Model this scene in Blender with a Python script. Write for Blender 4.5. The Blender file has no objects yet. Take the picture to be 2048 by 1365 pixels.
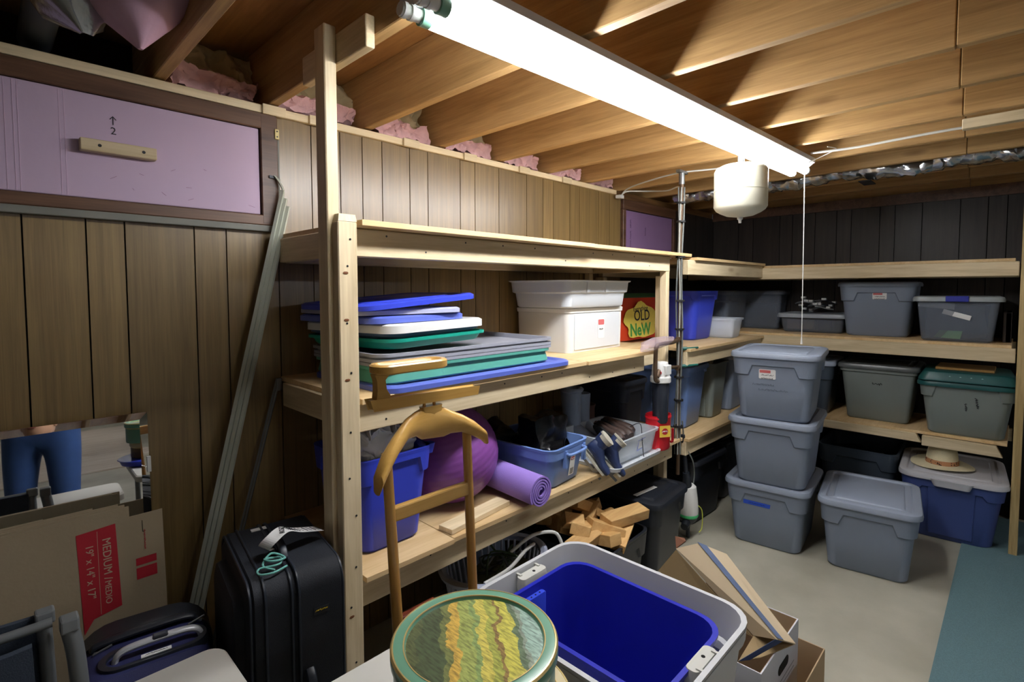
import bpy, math, random
from mathutils import Matrix, Vector, noise
random.seed(7)
PI = math.pi
R = math.radians
scene = bpy.context.scene
COL = scene.collection
# ---------------------------------------------------------------- camera
# world: X runs along the panelled wall, Y towards it, Z up, metres
EYE = Vector((0.0, 0.0, 1.55))
YAW, PITCH, ROLL, FPX, CYP = 0.7751, 0.0497, -0.0024, 1039.4, 630.9
cf = Vector((math.cos(YAW)*math.cos(PITCH), math.sin(YAW)*math.cos(PITCH), -math.sin(PITCH)))
_r = Vector((math.sin(YAW), -math.cos(YAW), 0)); _u = _r.cross(cf)
cr = _r*math.cos(ROLL) + _u*math.sin(ROLL); cu = _u*math.cos(ROLL) - _r*math.sin(ROLL)
cam_d = bpy.data.cameras.new('camera'); cam = bpy.data.objects.new('camera', cam_d); COL.objects.link(cam)
cam.matrix_world = Matrix(((cr.x, cu.x, -cf.x, EYE.x), (cr.y, cu.y, -cf.y, EYE.y), (cr.z, cu.z, -cf.z, EYE.z), (0, 0, 0, 1)))
cam_d.sensor_width = 36.0; cam_d.lens = 36.0*FPX/2048.0; cam_d.sensor_fit = 'HORIZONTAL'
cam_d.shift_y = -(682.5-CYP)/2048.0; cam_d.clip_start = 0.02
scene.camera = cam
# ---------------------------------------------------------------- world and exposure
w = bpy.data.worlds.new('world'); scene.world = w; w.use_nodes = True
w.node_tree.nodes['Background'].inputs[0].default_value = (0.80, 0.88, 1.0, 1)
w.node_tree.nodes['Background'].inputs[1].default_value = 0.03
vs = scene.view_settings
vs.view_transform = 'Standard'; vs.look = 'None'; vs.gamma = 1.0; vs.exposure = 0.75; vs.use_curve_mapping = False
TUBE_POWER = 38.0        # emission of the two fluorescent tubes
REAR_POWER = 13.0         # emission of the ceiling fixtures of the room behind the photographer

def at(px, py, ax, val):
    """point of the real plane (axis ax = val) seen in the photograph at px, py"""
    d = cr*((px-1024)/FPX) - cu*((py-CYP)/FPX) + cf
    return EYE + d*((val-EYE[ax])/d[ax])

# ---------------------------------------------------------------- mesh helpers
class MB:
    def __init__(s): s.v = []; s.f = []
    def add(s, vs_, fs, M=None):
        o = len(s.v)
        s.v += [tuple(M @ Vector(p)) if M else tuple(p) for p in vs_]
        s.f += [tuple(i+o for i in f) for f in fs]
        return s
    def box(s, x0, x1, y0, y1, z0, z1, M=None):
        v = [(x, y, z) for z in (z0, z1) for x, y in ((x0, y0), (x1, y0), (x1, y1), (x0, y1))]
        return s.add(v, [(3, 2, 1, 0), (4, 5, 6, 7), (0, 1, 5, 4), (1, 2, 6, 5), (2, 3, 7, 6), (3, 0, 4, 7)], M)
    def cbox(s, c, sx, sy, sz, M=None):
        return s.box(c[0]-sx/2, c[0]+sx/2, c[1]-sy/2, c[1]+sy/2, c[2]-sz/2, c[2]+sz/2, M)
    def loft(s, rings, cap0=True, cap1=True, M=None):
        n = len(rings[0]); v = [p for r in rings for p in r]; f = []
        for k in range(len(rings)-1):
            for i in range(n):
                j = (i+1) % n
                f.append((k*n+i, k*n+j, (k+1)*n+j, (k+1)*n+i))
        if cap0: f.append(tuple(reversed(range(n))))
        if cap1: f.append(tuple((len(rings)-1)*n+i for i in range(n)))
        return s.add(v, f, M)
    def lathe(s, prof, n=32, M=None, cap0=True, cap1=True):
        return s.loft([[(r*math.cos(2*PI*i/n), r*math.sin(2*PI*i/n), z) for i in range(n)] for r, z in prof], cap0, cap1, M)
    def tube(s, pts, r, n=8, closed=False, flat=1.0, M=None, up0=None):
        pts = [Vector(p) for p in pts]; m = len(pts)
        rs = r if isinstance(r, (list, tuple)) else [r]*m
        t0 = (pts[1]-pts[0]).normalized()
        up = Vector(up0) if up0 else (Vector((0, 0, 1)) if abs(t0.z) < .9 else Vector((1, 0, 0)))
        nn = (up - t0*up.dot(t0)).normalized(); rings = []
        for i, p in enumerate(pts):
            if closed: t = pts[(i+1) % m]-pts[i-1]
            else: t = pts[min(i+1, m-1)]-pts[max(i-1, 0)]
            t.normalize(); nn = (nn - t*nn.dot(t)).normalized(); b = t.cross(nn)
            rings.append([p + (nn*math.cos(2*PI*k/n)*flat + b*math.sin(2*PI*k/n))*rs[i] for k in range(n)])
        if closed: rings.append(rings[0])
        return s.loft(rings, not closed, not closed, M)
    def ell(s, c, rx, ry, rz, n=16, m=10, M=None):
        rings = []
        for k in range(1, m):
            a = -PI/2 + PI*k/m
            rings.append([(c[0]+rx*math.cos(a)*math.cos(2*PI*i/n), c[1]+ry*math.cos(a)*math.sin(2*PI*i/n), c[2]+rz*math.sin(a)) for i in range(n)])
        return s.loft(rings, True, True, M)

def rr(w_, d_, r, z, n=4, sub=8, cx=0, cy=0):
    r = min(r, w_/2-1e-4, d_/2-1e-4); pts = []
    cs = ((w_/2-r, d_/2-r, 0), (-w_/2+r, d_/2-r, 90), (-w_/2+r, -d_/2+r, 180), (w_/2-r, -d_/2+r, 270))
    for k, (x, y, a) in enumerate(cs):
        for i in range(n+1):
            t = R(a+90*i/n); pts.append((x+r*math.cos(t)+cx, y+r*math.sin(t)+cy, z))
        x2, y2, a2 = cs[(k+1) % 4]; t = R(a+90); p = Vector((x+r*math.cos(t), y+r*math.sin(t), 0)); q = Vector((x2+r*math.cos(R(a2)), y2+r*math.sin(R(a2)), 0))
        for i in range(1, sub): s_ = p.lerp(q, i/sub); pts.append((s_.x+cx, s_.y+cy, z))
    return pts

def smooth_path(pts, k=6):
    pts = [Vector(p) for p in pts]; out = []
    for i in range(len(pts)-1):
        p0 = pts[max(i-1, 0)]; p1 = pts[i]; p2 = pts[i+1]; p3 = pts[min(i+2, len(pts)-1)]
        for j in range(k):
            t = j/k
            out.append(.5*((2*p1)+(p2-p0)*t+(2*p0-5*p1+4*p2-p3)*t*t+(3*p1-p0-3*p2+p3)*t*t*t))
    out.append(pts[-1]); return out

def mesh_obj(name, mb, mat, parent=None, smooth=False, bevel=0, world=False, seg=2, kind=None, label=None):
    me = bpy.data.meshes.new(name)
    v = mb.v
    if world and parent is not None:
        inv = (Matrix.Translation(parent.location) @ parent.rotation_euler.to_matrix().to_4x4()).inverted()
        v = [tuple(inv @ Vector(p)) for p in v]
    me.from_pydata(v, [], mb.f); me.update()
    o = bpy.data.objects.new(name, me); COL.objects.link(o)
    if mat: me.materials.append(mat)
    if smooth:
        me.polygons.foreach_set('use_smooth', [True]*len(me.polygons))
        try: me.set_sharp_from_angle(angle=R(38))
        except Exception: pass
    if bevel:
        b = o.modifiers.new('bevel', 'BEVEL'); b.width = bevel; b.segments = seg; b.limit_method = 'ANGLE'; b.angle_limit = R(40)
    if parent is not None: o.parent = parent
    if kind: o['kind'] = kind
    if label: o['label'] = label
    return o
part = mesh_obj
def tag(o, label, cat, group=None):
    o['label'] = label; o['category'] = cat
    if group: o['group'] = group
    return o
def thing(name, label, cat, loc=(0, 0, 0), rz=0, group=None):
    o = bpy.data.objects.new(name, None); COL.objects.link(o); o.empty_display_size = .05
    o.location = Vector(loc); o.rotation_euler = (0, 0, R(rz))
    return tag(o, label, cat, group)
def struct(name, mb, mat, **k):
    return mesh_obj(name, mb, mat, kind='structure', **k)
def single(name, mb, mat, label, cat, loc=None, group=None, **k):
    """thing that is one mesh; mb in world coordinates, origin moved to loc"""
    loc = Vector(loc) if loc is not None else Vector((sum(p[0] for p in mb.v)/len(mb.v), sum(p[1] for p in mb.v)/len(mb.v), min(p[2] for p in mb.v)))
    mb.v = [(p[0]-loc.x, p[1]-loc.y, p[2]-loc.z) for p in mb.v]
    o = mesh_obj(name, mb, mat, **k); o.location = loc
    return tag(o, label, cat, group)
def frame(origin, right, up):
    r_ = Vector(right).normalized(); u_ = Vector(up); u_ = (u_-r_*u_.dot(r_)).normalized(); n_ = r_.cross(u_)
    o = Vector(origin)
    return Matrix(((r_.x, u_.x, n_.x, o.x), (r_.y, u_.y, n_.y, o.y), (r_.z, u_.z, n_.z, o.z), (0, 0, 0, 1)))
def text_part(name, body, size, M, mat, parent, ext=.0006, align='CENTER', world=False, bold=0):
    c = bpy.data.curves.new(name, 'FONT'); c.body = body; c.size = size; c.extrude = ext; c.align_x = align; c.align_y = 'CENTER'; c.offset = bold; c.resolution_u = 3
    t = bpy.data.objects.new(name, c); COL.objects.link(t)
    me = bpy.data.meshes.new_from_object(t.evaluated_get(bpy.context.evaluated_depsgraph_get()))
    bpy.data.objects.remove(t); bpy.data.curves.remove(c)
    mb = MB(); mb.add([tuple(v.co) for v in me.vertices], [tuple(p.vertices) for p in me.polygons], M)
    bpy.data.meshes.remove(me)
    return part(name, mb, mat, parent, world=world)
def scribble(name, M, w_, h_, mat, parent, lines=1, r=.0012, world=False, seed=1):
    rnd = random.Random(seed); mb = MB()
    for l in range(lines):
        y0 = -l*h_*1.5; pts = []; n = int(w_/h_*3.2)
        for i in range(n+1):
            pts.append((-w_/2+w_*i/n+rnd.uniform(-.25, .25)*h_, y0+(h_*.5 if i % 2 else -h_*.4)*rnd.uniform(.35, 1), .0006))
        mb.tube(smooth_path(pts, 2), r, 4, M=M)
    return part(name, mb, mat, parent, world=world)

# ---------------------------------------------------------------- materials
def s2l(c):
    return tuple(((x/255)/12.92 if x <= 10 else (((x/255)+.055)/1.055)**2.4) for x in c)+(1,)
def nodes(name):
    m = bpy.data.materials.new(name); m.use_nodes = True; nt = m.node_tree
    return m, nt, nt.nodes['Principled BSDF'], nt.nodes.new, nt.links.new
def mat(name, col, rough=.5, var=.12, vs_=6, bump=0, bs=80, metal=0, spec=.5, coat=0, sss=0):
    m, nt, b, N, L = nodes(name); c = s2l(col)
    b.inputs['Roughness'].default_value = rough; b.inputs['Metallic'].default_value = metal
    b.inputs['Specular IOR Level'].default_value = spec; b.inputs['Coat Weight'].default_value = coat
    tc = N('ShaderNodeTexCoord'); no = N('ShaderNodeTexNoise'); no.inputs['Scale'].default_value = vs_; no.inputs['Detail'].default_value = 5
    L(tc.outputs['Object'], no.inputs['Vector'])
    mx = N('ShaderNodeMix'); mx.data_type = 'RGBA'
    mx.inputs[6].default_value = tuple(x*(1-var) for x in c[:3])+(1,); mx.inputs[7].default_value = tuple(min(1, x*(1+var)) for x in c[:3])+(1,)
    L(no.outputs['Fac'], mx.inputs[0]); L(mx.outputs[2], b.inputs['Base Color'])
    if bump:
        n2 = N('ShaderNodeTexNoise'); n2.inputs['Scale'].default_value = bs; n2.inputs['Detail'].default_value = 3; L(tc.outputs['Object'], n2.inputs['Vector'])
        bp = N('ShaderNodeBump'); bp.inputs['Strength'].default_value = bump; bp.inputs['Distance'].default_value = .002
        L(n2.outputs['Fac'], bp.inputs['Height']); L(bp.outputs['Normal'], b.inputs['Normal'])
    return m
def wood(name, c1, c2, axis, rough=.55, knots=.8, fine=1.0, bump=.25, knotc=(80, 45, 18), spec=.4):
    m, nt, b, N, L = nodes(name); b.inputs['Roughness'].default_value = rough; b.inputs['Specular IOR Level'].default_value = spec
    tc = N('ShaderNodeTexCoord'); oi = N('ShaderNodeObjectInfo'); mul = N('ShaderNodeVectorMath'); mul.operation = 'MULTIPLY_ADD'
    L(oi.outputs['Random'], mul.inputs[0]); mul.inputs[1].default_value = (17, 9, 13); L(tc.outputs['Object'], mul.inputs[2])
    def noise_(al, ac, det, dist=0):
        mp = N('ShaderNodeMapping'); sc = [ac]*3; sc['xyz'.index(axis)] = al; mp.inputs['Scale'].default_value = sc
        L(mul.outputs[0], mp.inputs['Vector']); return mp
    mp = noise_(1.6, 22*fine, 6); n1 = N('ShaderNodeTexNoise'); n1.inputs['Scale'].default_value = 1; n1.inputs['Detail'].default_value = 6; n1.inputs['Distortion'].default_value = .8
    L(mp.outputs[0], n1.inputs['Vector'])
    mp2 = noise_(9, 160*fine, 4); n2 = N('ShaderNodeTexNoise'); n2.inputs['Scale'].default_value = 1; n2.inputs['Detail'].default_value = 4
    L(mp2.outputs[0], n2.inputs['Vector'])
    ad = N('ShaderNodeMath'); ad.operation = 'MULTIPLY_ADD'; L(n2.outputs['Fac'], ad.inputs[0]); ad.inputs[1].default_value = .45; L(n1.outputs['Fac'], ad.inputs[2])
    mr = N('ShaderNodeMapRange'); mr.inputs['From Min'].default_value = .5; mr.inputs['From Max'].default_value = .95; L(ad.outputs[0], mr.inputs['Value'])
    mx = N('ShaderNodeMix'); mx.data_type = 'RGBA'; mx.inputs[6].default_value = s2l(c1); mx.inputs[7].default_value = s2l(c2); L(mr.outputs[0], mx.inputs[0])
    last = mx.outputs[2]
    if knots:
        mp3 = noise_(2.2, 7, 0); vo = N('ShaderNodeTexVoronoi'); vo.inputs['Scale'].default_value = 1; L(mp3.outputs[0], vo.inputs['Vector'])
        k = N('ShaderNodeMapRange'); k.inputs['From Min'].default_value = .05; k.inputs['From Max'].default_value = .16; k.inputs['To Min'].default_value = knots; k.inputs['To Max'].default_value = 0; L(vo.outputs['Distance'], k.inputs['Value'])
        m2 = N('ShaderNodeMix'); m2.data_type = 'RGBA'; L(k.outputs[0], m2.inputs[0]); L(last, m2.inputs[6]); m2.inputs[7].default_value = s2l(knotc); last = m2.outputs[2]
    hv = N('ShaderNodeHueSaturation'); vr = N('ShaderNodeMapRange'); vr.inputs['To Min'].default_value = .86; vr.inputs['To Max'].default_value = 1.1
    L(oi.outputs['Random'], vr.inputs['Value']); L(vr.outputs[0], hv.inputs['Value']); L(last, hv.inputs['Color']); L(hv.outputs[0], b.inputs['Base Color'])
    bp = N('ShaderNodeBump'); bp.inputs['Strength'].default_value = bump; bp.inputs['Distance'].default_value = .001
    L(ad.outputs[0], bp.inputs['Height']); L(bp.outputs['Normal'], b.inputs['Normal'])
    return m
def clear(name, col, opacity=.4, rough=.25):
    m, nt, b, N, L = nodes(name); b.inputs['Base Color'].default_value = s2l(col); b.inputs['Roughness'].default_value = rough
    tr = N('ShaderNodeBsdfTransparent'); mx = N('ShaderNodeMixShader'); mx.inputs[0].default_value = opacity
    L(tr.outputs[0], mx.inputs[1]); L(b.outputs[0], mx.inputs[2]); L(mx.outputs[0], nt.nodes['Material Output'].inputs['Surface'])
    no = N('ShaderNodeTexNoise'); no.inputs['Scale'].default_value = 9; bp = N('ShaderNodeBump'); bp.inputs['Strength'].default_value = .1; L(no.outputs['Fac'], bp.inputs['Height']); L(bp.outputs['Normal'], b.inputs['Normal'])
    return m
def glow(name, col, power):
    m, nt, b, N, L = nodes(name); b.inputs['Base Color'].default_value = s2l(col); b.inputs['Emission Color'].default_value = s2l(col); b.inputs['Emission Strength'].default_value = power
    return m
PINE = {a: wood('pine_'+a, (196, 176, 138), (226, 209, 174), a, knots=.6, knotc=(120, 80, 40)) for a in 'xyz'}
JOIST = wood('joist_wood', (160, 125, 78), (196, 159, 106), 'y', knots=.6, fine=1.3, knotc=(96, 58, 28), bump=.1)
SUBF = wood('subfloor_plywood', (140, 96, 52), (176, 128, 74), 'y', knots=.3, fine=.7, bump=.1)
PLY = wood('shelf_plywood', (200, 166, 116), (224, 196, 150), 'x', knots=.35, fine=.6, bump=.1)
PLYE = wood('plywood_edge', (196, 160, 100), (236, 212, 160), 'x', knots=0, fine=3)
PANEL = wood('walnut_panelling', (106, 84, 50), (136, 113, 70), 'z', rough=.33, knots=0, fine=2.6, bump=.10, spec=.8)
PANELD = wood('dark_panelling', (27, 22, 20), (48, 41, 36), 'z', rough=.42, knots=0, fine=1.2, bump=.12)
TRIMB = wood('brown_window_trim', (74, 50, 36), (108, 78, 58), 'x', rough=.4, knots=0, bump=.1)
GROOVE = mat('groove_black', (14, 11, 9), .9)
BEECH = wood('varnished_beech', (176, 126, 56), (200, 152, 76), 'z', rough=.28, knots=0, fine=1, bump=.03, spec=.5)
BEECHX = wood('varnished_beech_rail', (194, 148, 70), (212, 168, 92), 'x', rough=.28, knots=0, fine=1, bump=.03, spec=.5)
BLOCKW = wood('toy_block_wood', (186, 142, 84), (214, 176, 118), 'x', rough=.6, knots=0, bump=.1)
MAHOG = wood('mahogany', (84, 34, 20), (128, 60, 38), 'z', rough=.35, knots=0)
GREYT = mat('grey_tote_plastic', (122, 133, 150), .48, .05, 3, .12, 400)
GREYL = mat('grey_lid_plastic', (140, 150, 166), .42, .05, 3, .12, 400)
SAGE = mat('sage_grey_plastic', (120, 128, 124), .5, .05, 3, .1, 300)
TEALL = mat('dark_teal_lid', (22, 78, 78), .4, .08)
NAVYT = mat('denim_blue_plastic', (60, 76, 132), .45, .06)
LBLUE = mat('light_blue_plastic', (112, 142, 200), .42, .05)
BLUE = mat('cobalt_plastic', (50, 66, 192), .36, .05)
DBLUE = mat('deep_blue_plastic', (34, 42, 172), .32, .05)
SLATE = mat('slate_plastic', (60, 70, 82), .45, .06)
BLACKP = mat('black_plastic', (30, 34, 42), .42, .1)
WHITEL = mat('offwhite_lid_plastic', (186, 186, 190), .45, .04)
PUTTY = mat('light_grey_tote_plastic', (196, 198, 200), .45, .04, 3, .08, 300)
WHITEP = mat('white_plastic', (222, 222, 218), .4, .03)
CLEAR = clear('clear_plastic', (226, 234, 242), .46)
CLEARD = clear('smoky_clear_plastic', (120, 128, 142), .5)
FROST = clear('frosted_plastic', (222, 228, 234), .8, .35)
BLACK = mat('black_leather', (12, 12, 14), .28, .3, 20, .3, 90)
INK = mat('ink', (26, 26, 34), .7)
FAINT = mat('faint_pencil', (86, 96, 108), .8)
WHITE = mat('white_paper', (226, 226, 224), .7, .02)
REDP = mat('red_print', (176, 30, 44), .65, .04)
STEEL = mat('galvanised_steel', (146, 150, 152), .35, .12, 20, metal=.9)
DARKM = mat('dark_metal', (40, 42, 46), .4, metal=.6)
COPPER = mat('tarnished_copper', (104, 84, 66), .45, .3, 30, metal=.6)
CARD = mat('brown_cardboard', (176, 150, 116), .85, .06, 8, .2, 120)
CARDD = mat('shaded_cardboard', (150, 128, 92), .85, .06, 8, .2, 120)  # darker card tone: shade on the leaning lid's lower flaps put into the colour
FOIL = mat('foil_wrap', (190, 194, 200), .25, .15, 30, 1.0, 30, metal=.95)
PINKF = mat('pink_fibreglass', (220, 176, 174), .95, .22, 22, 1.0, 90)
KRAFT = mat('kraft_facing', (186, 170, 130), .75, .15, 9, .6, 30)
RUBBER = mat('black_rubber', (16, 16, 18), .7)
# ================================================================ THE SETTING
WY = 2.08; BX = 4.82; JZ = 2.254; TOPZ = 2.489
# floor
CONC, nt, b, N, L = nodes('painted_concrete')
tc = N('ShaderNodeTexCoord'); n1 = N('ShaderNodeTexNoise'); n1.inputs['Scale'].default_value = 2.2; n1.inputs['Detail'].default_value = 8; L(tc.outputs['Object'], n1.inputs['Vector'])
rp = N('ShaderNodeValToRGB'); rp.color_ramp.elements[0].position = .3; rp.color_ramp.elements[0].color = s2l((150, 147, 130)); rp.color_ramp.elements[1].position = .68; rp.color_ramp.elements[1].color = s2l((182, 179, 162))
L(n1.outputs['Fac'], rp.inputs[0]); L(rp.outputs[0], b.inputs['Base Color']); b.inputs['Roughness'].default_value = .55
n2 = N('ShaderNodeTexNoise'); n2.inputs['Scale'].default_value = 60; bp = N('ShaderNodeBump'); bp.inputs['Strength'].default_value = .15; bp.inputs['Distance'].default_value = .003; L(tc.outputs['Object'], n2.inputs['Vector']); L(n2.outputs['Fac'], bp.inputs['Height']); L(bp.outputs['Normal'], b.inputs['Normal'])
struct('floor', MB().box(-4.5, BX+.1, -9.2, WY+.5, -.1, 0), CONC)
# left wall: backing, then every board of the panelling
wl = struct('wall_left', MB().box(-4.5, BX+.1, WY+.012, WY+.08, 0, 2.2), GROOVE)
gl = [-4.5+.2*i for i in range(22)] + [-.02, .09, .235, .333, .531, .634, .82]
for a, c in zip(gl, gl[1:]): part('panel_board', MB().box(a+.0022, c-.0022, WY, WY+.011, 0, 1.774), PANEL, wl)
g2 = [.82, .96, 1.085, 1.189, 1.288, 1.436, 1.541, 1.745, 1.846, 2.022, 2.248, 2.393, 2.491, 2.655, 2.755, 2.968, 3.1, 3.245]
for a, c in zip(g2, g2[1:]): part('panel_board', MB().box(a+.0022, c-.0022, WY, WY+.011, 0, 2.216), PANEL, wl)
g3 = [3.245, 3.4, 3.5, 3.7, 3.81, 4.05, 4.2, 4.3, 4.45, 4.6, 4.7, BX]
for a, c in zip(g3, g3[1:]):
    part('panel_board', MB().box(a+.0022, c-.0022, WY, WY+.011, 0, 1.75 if a < 4.04 else 2.2), PANELD, wl)
# back wall
wb = struct('wall_back', MB().box(BX+.012, BX+.08, -9.2, WY+.1, 0, 2.2), GROOVE)
g4 = [-9.2+.3*i for i in range(30)] + [-.26, -.12, -.02, .084, .18, .324, .535, .696, .79, .976, 1.076, 1.23, 1.4, 1.5, 1.72, 1.85, 2.08]
for a, c in zip(g4, g4[1:]): part('panel_board', MB().box(BX, BX+.011, a+.0022, c-.0022, 0, 2.174), PANELD, wb)
part('ledger_board', MB().box(BX-.02, BX+.0, -3, WY, 2.174, 2.25), TRIMB, wb)
CREAM = mat('cream_wall_paint', (190, 180, 160), .8)
struct('wall_right', MB().box(-4.5, BX+.1, -9.3, -9.2, 0, TOPZ), CREAM)
struct('baseboard_right', MB().box(-4.5, BX, -9.199, -9.18, 0, .12), mat('dark_baseboard', (40, 34, 32), .6))
struct('wall_rear', MB().box(-4.6, -4.5, -9.2, WY+.5, 0, TOPZ), CREAM)
# ceiling: plywood deck with joists
ce = struct('ceiling', MB().box(-4.6, BX+.4, -9.3, WY+.5, TOPZ, TOPZ+.03), SUBF)
jx = [.827+.4064*k for k in range(-12, 11)]
jx[11] = .462
for k, x in enumerate(jx):
    if x > 1.2:
        sy = .10+.042*(x-.6)
        part('joist', MB().box(x-.038, x, sy, WY+.3, JZ, TOPZ), JOIST, ce, bevel=.003, seg=1)
        part('joist', MB().box(x-.039, x-.001, -9.2, sy-.002, JZ+.001, TOPZ), JOIST, ce, bevel=.003, seg=1)
    else: part('joist', MB().box(x-.038, x, -9.2, WY+.3, JZ, TOPZ), JOIST, ce, bevel=.003, seg=1)
# top plate and rim behind the joist ends
struct('trim_2', MB().box(-4.5, BX, WY+.012, WY+.16, 2.2, JZ-.001), wood('sill_plate', (92, 62, 36), (140, 104, 62), 'x', knots=.2))
struct('trim_3', MB().box(-4.5, BX+.3, WY+.40, WY+.44, 2.2, TOPZ), mat('dark_rim_board', (60, 42, 28), .9))
# furring strip above the panelling and its spacer blocks
fu = tag(part('furring_strip', MB().box(-1.2, 3.16, WY-.02, WY, 2.216, 2.246), PINE['x'], bevel=.002, seg=1), 'pale furring strip along the top of the left wall panelling', 'wood strip')
for i, x in enumerate((.775, .955, 1.398, 1.762, 2.171, 2.56)):
    part('nailer_block', MB().box(x-.012, x+.075, WY-.031, WY-.0205, 2.212, 2.249), PINE['x'], fu, bevel=.002, seg=1)
# ---------------------------------------------------------------- insulation between the joists over the wall
def crumple(mb, amp, sc, seed):
    for i, p in enumerate(mb.v):
        q = Vector(p)*sc+Vector((seed, seed*.7, 0)); d = noise.noise_vector(q)*amp+noise.noise_vector(q*2.7)*amp*.45
        mb.v[i] = (p[0]+d.x, p[1]+d.y, p[2]+d.z)
    return mb
def slab(x0, x1, y0, y1, z0, z1, nx, ny, nz):
    mb = MB(); idx = {}
    def vid(i, j, k):
        if (i, j, k) not in idx:
            idx[(i, j, k)] = len(mb.v); mb.v.append((x0+(x1-x0)*i/nx, y0+(y1-y0)*j/ny, z0+(z1-z0)*k/nz))
        return idx[(i, j, k)]
    for i in range(nx):
        for j in range(ny):
            mb.f.append((vid(i, j, 0), vid(i, j+1, 0), vid(i+1, j+1, 0), vid(i+1, j, 0))); mb.f.append((vid(i, j, nz), vid(i+1, j, nz), vid(i+1, j+1, nz), vid(i, j+1, nz)))
    for i in range(nx):
        for k in range(nz):
            mb.f.append((vid(i, 0, k), vid(i+1, 0, k), vid(i+1, 0, k+1), vid(i, 0, k+1))); mb.f.append((vid(i, ny, k), vid(i, ny, k+1), vid(i+1, ny, k+1), vid(i+1, ny, k)))
    for j in range(ny):
        for k in range(nz):
            mb.f.append((vid(0, j, k), vid(0, j, k+1), vid(0, j+1, k+1), vid(0, j+1, k))); mb.f.append((vid(nx, j, k), vid(nx, j+1, k), vid(nx, j+1, k+1), vid(nx, j, k+1)))
    return mb
bays = ['dark bay left of the window corner', 'bay left of the tall post', 'bay just right of the tall post', 'second bay right of the tall post', 'third bay right of the tall post', 'fourth bay right of the tall post', 'fifth bay right of the tall post', 'bay where the wires start']
for k in range(11, 18):
    x0 = jx[k]+.004; x1 = jx[k+1]-.042
    t = thing('insulation_batt', 'pink and kraft insulation stuffed in the '+bays[k-11], 'insulation', ((x0+x1)/2, WY+.15, JZ), group='insulation batts above the left wall')
    part('fibreglass', crumple(crumple(slab(x0+.02, x1-.02, WY+.03, WY+.22, JZ+.012, JZ+.085, 34, 16, 9), .022, 14, k), .009, 55, k), PINKF, t, smooth=True, world=True)
    kf = slab(x0+.010, x1-.005, WY+.10, WY+.12, JZ+.07, TOPZ-.02, 24, 1, 16)
    for i, p in enumerate(kf.v): kf.v[i] = (p[0], p[1]+(p[2]-JZ)*.45-.05+.02*math.sin(p[0]*55+p[2]*30), p[2])
    part('paper_facing', crumple(crumple(kf, .022, 11, k+20), .008, 34, k), KRAFT, t, smooth=True, world=True)
# pink and foil insulation bundle hanging at the top left
t = thing('hanging_insulation', 'foil and pink insulation bundle sagging from the ceiling at top left', 'insulation', (.30, 1.70, 2.2))
tipp = Vector((.325, 1.70, 2.195)); rings = []
for k, (z, hx, hy, cx, cy) in enumerate(((2.195, .006, .006, .325, 1.70), (2.225, .035, .05, .32, 1.70), (2.27, .08, .10, .315, 1.71), (2.34, .13, .16, .32, 1.72), (2.42, .17, .21, .33, 1.73), (2.48, .19, .23, .335, 1.74))):
    rings.append([(cx+hx*math.cos(2*PI*i/40), cy+hy*math.sin(2*PI*i/40), z) for i in range(40)])
a = MB().loft(rings); part('pink_batt', crumple(a, .008, 16, 3), mat('pink_facing', (206, 168, 190), .8, .08, 9, .5, 50), t, smooth=True, world=True)
rings = [[(cx-.055+hx*1.0*math.cos(2*PI*i/30), cy+.05+hy*math.sin(2*PI*i/30), z) for i in range(30)] for z, hx, hy, cx, cy in ((2.225, .02, .02, .27, 1.72), (2.27, .07, .07, .25, 1.75), (2.34, .10, .12, .24, 1.77), (2.42, .13, .17, .24, 1.78), (2.48, .14, .18, .24, 1.79))]
part('foil_sheet', crumple(MB().loft(rings), .02, 14, 8), FOIL, t, smooth=True, world=True)
# grey drain pipe between joists at far left
t = thing('drain_pipe', 'dark grey pipe running between joists at the top left', 'pipe', (.15, 1.9, 2.3))
part('pipe_run', MB().tube([(.145, .9, 2.32), (.145, 2.2, 2.32)], .042, 20), mat('grey_pvc', (70, 78, 84), .5), t, smooth=True, world=True)
part('coupling', MB().tube([(.145, 1.5, 2.32), (.145, 1.6, 2.32)], .05, 20), mat('grey_pvc_dark', (58, 64, 70), .5), t, smooth=True, world=True)
# ---------------------------------------------------------------- pink foam filled window in the left wall
w1 = struct('window_1', MB().box(-1.6, .756, WY+.004, WY+.03, 1.83, 2.165), mat('window_well_dark', (20, 16, 14), .9))
FOAM = mat('pink_foam_board', (190, 168, 192), .75, .05, 5, .15, 40)
tf = thing('foam_board', 'pink rigid foam panel closing the left basement window', 'insulation board', (.1, WY, 1.83))
part('foam_sheet', MB().box(-1.6, .752, WY-.012, WY+.003, 1.836, 2.155), FOAM, tf, world=True, bevel=.002, seg=1)
for x in (.064, .082, .092, .182, .194): part('scored_line', MB().box(x, x+.0018, WY-.0128, WY-.0122, 1.838, 2.152), mat('foam_score', (208, 182, 206), .8), tf, world=True)
Mf = frame((.312, WY-.0125, 2.06), (1, 0, 0), (0, 0, 1))
text_part('marker_digit', '2', .032, Mf @ Matrix.Translation((0, -.008, 0)), INK, tf, world=True)
part('marker_arrow', MB().tube([(.312, WY-.013, 2.072), (.312, WY-.013, 2.097)], .0012, 4).tube([(.304, WY-.013, 2.088), (.312, WY-.013, 2.098), (.320, WY-.013, 2.088)], .0012, 4), INK, tf, world=True)
for i in range(9):
    x, z = random.uniform(.3, .72), random.uniform(1.86, 1.98)
    part('scuff_mark', MB().tube([(x, WY-.0125, z), (x+random.uniform(-.02, .03), WY-.0125, z+random.uniform(-.012, .01))], .0007, 3), mat('scuff', (138, 106, 130), .8) if i == 0 else bpy.data.materials['scuff'], tf, world=True)
hd = part('handle', MB().box(.225, .42, WY-.046, WY-.0125, 1.975, 2.012), PINE['x'], tf, world=True, bevel=.003, label='pale wood block handle')
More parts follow.
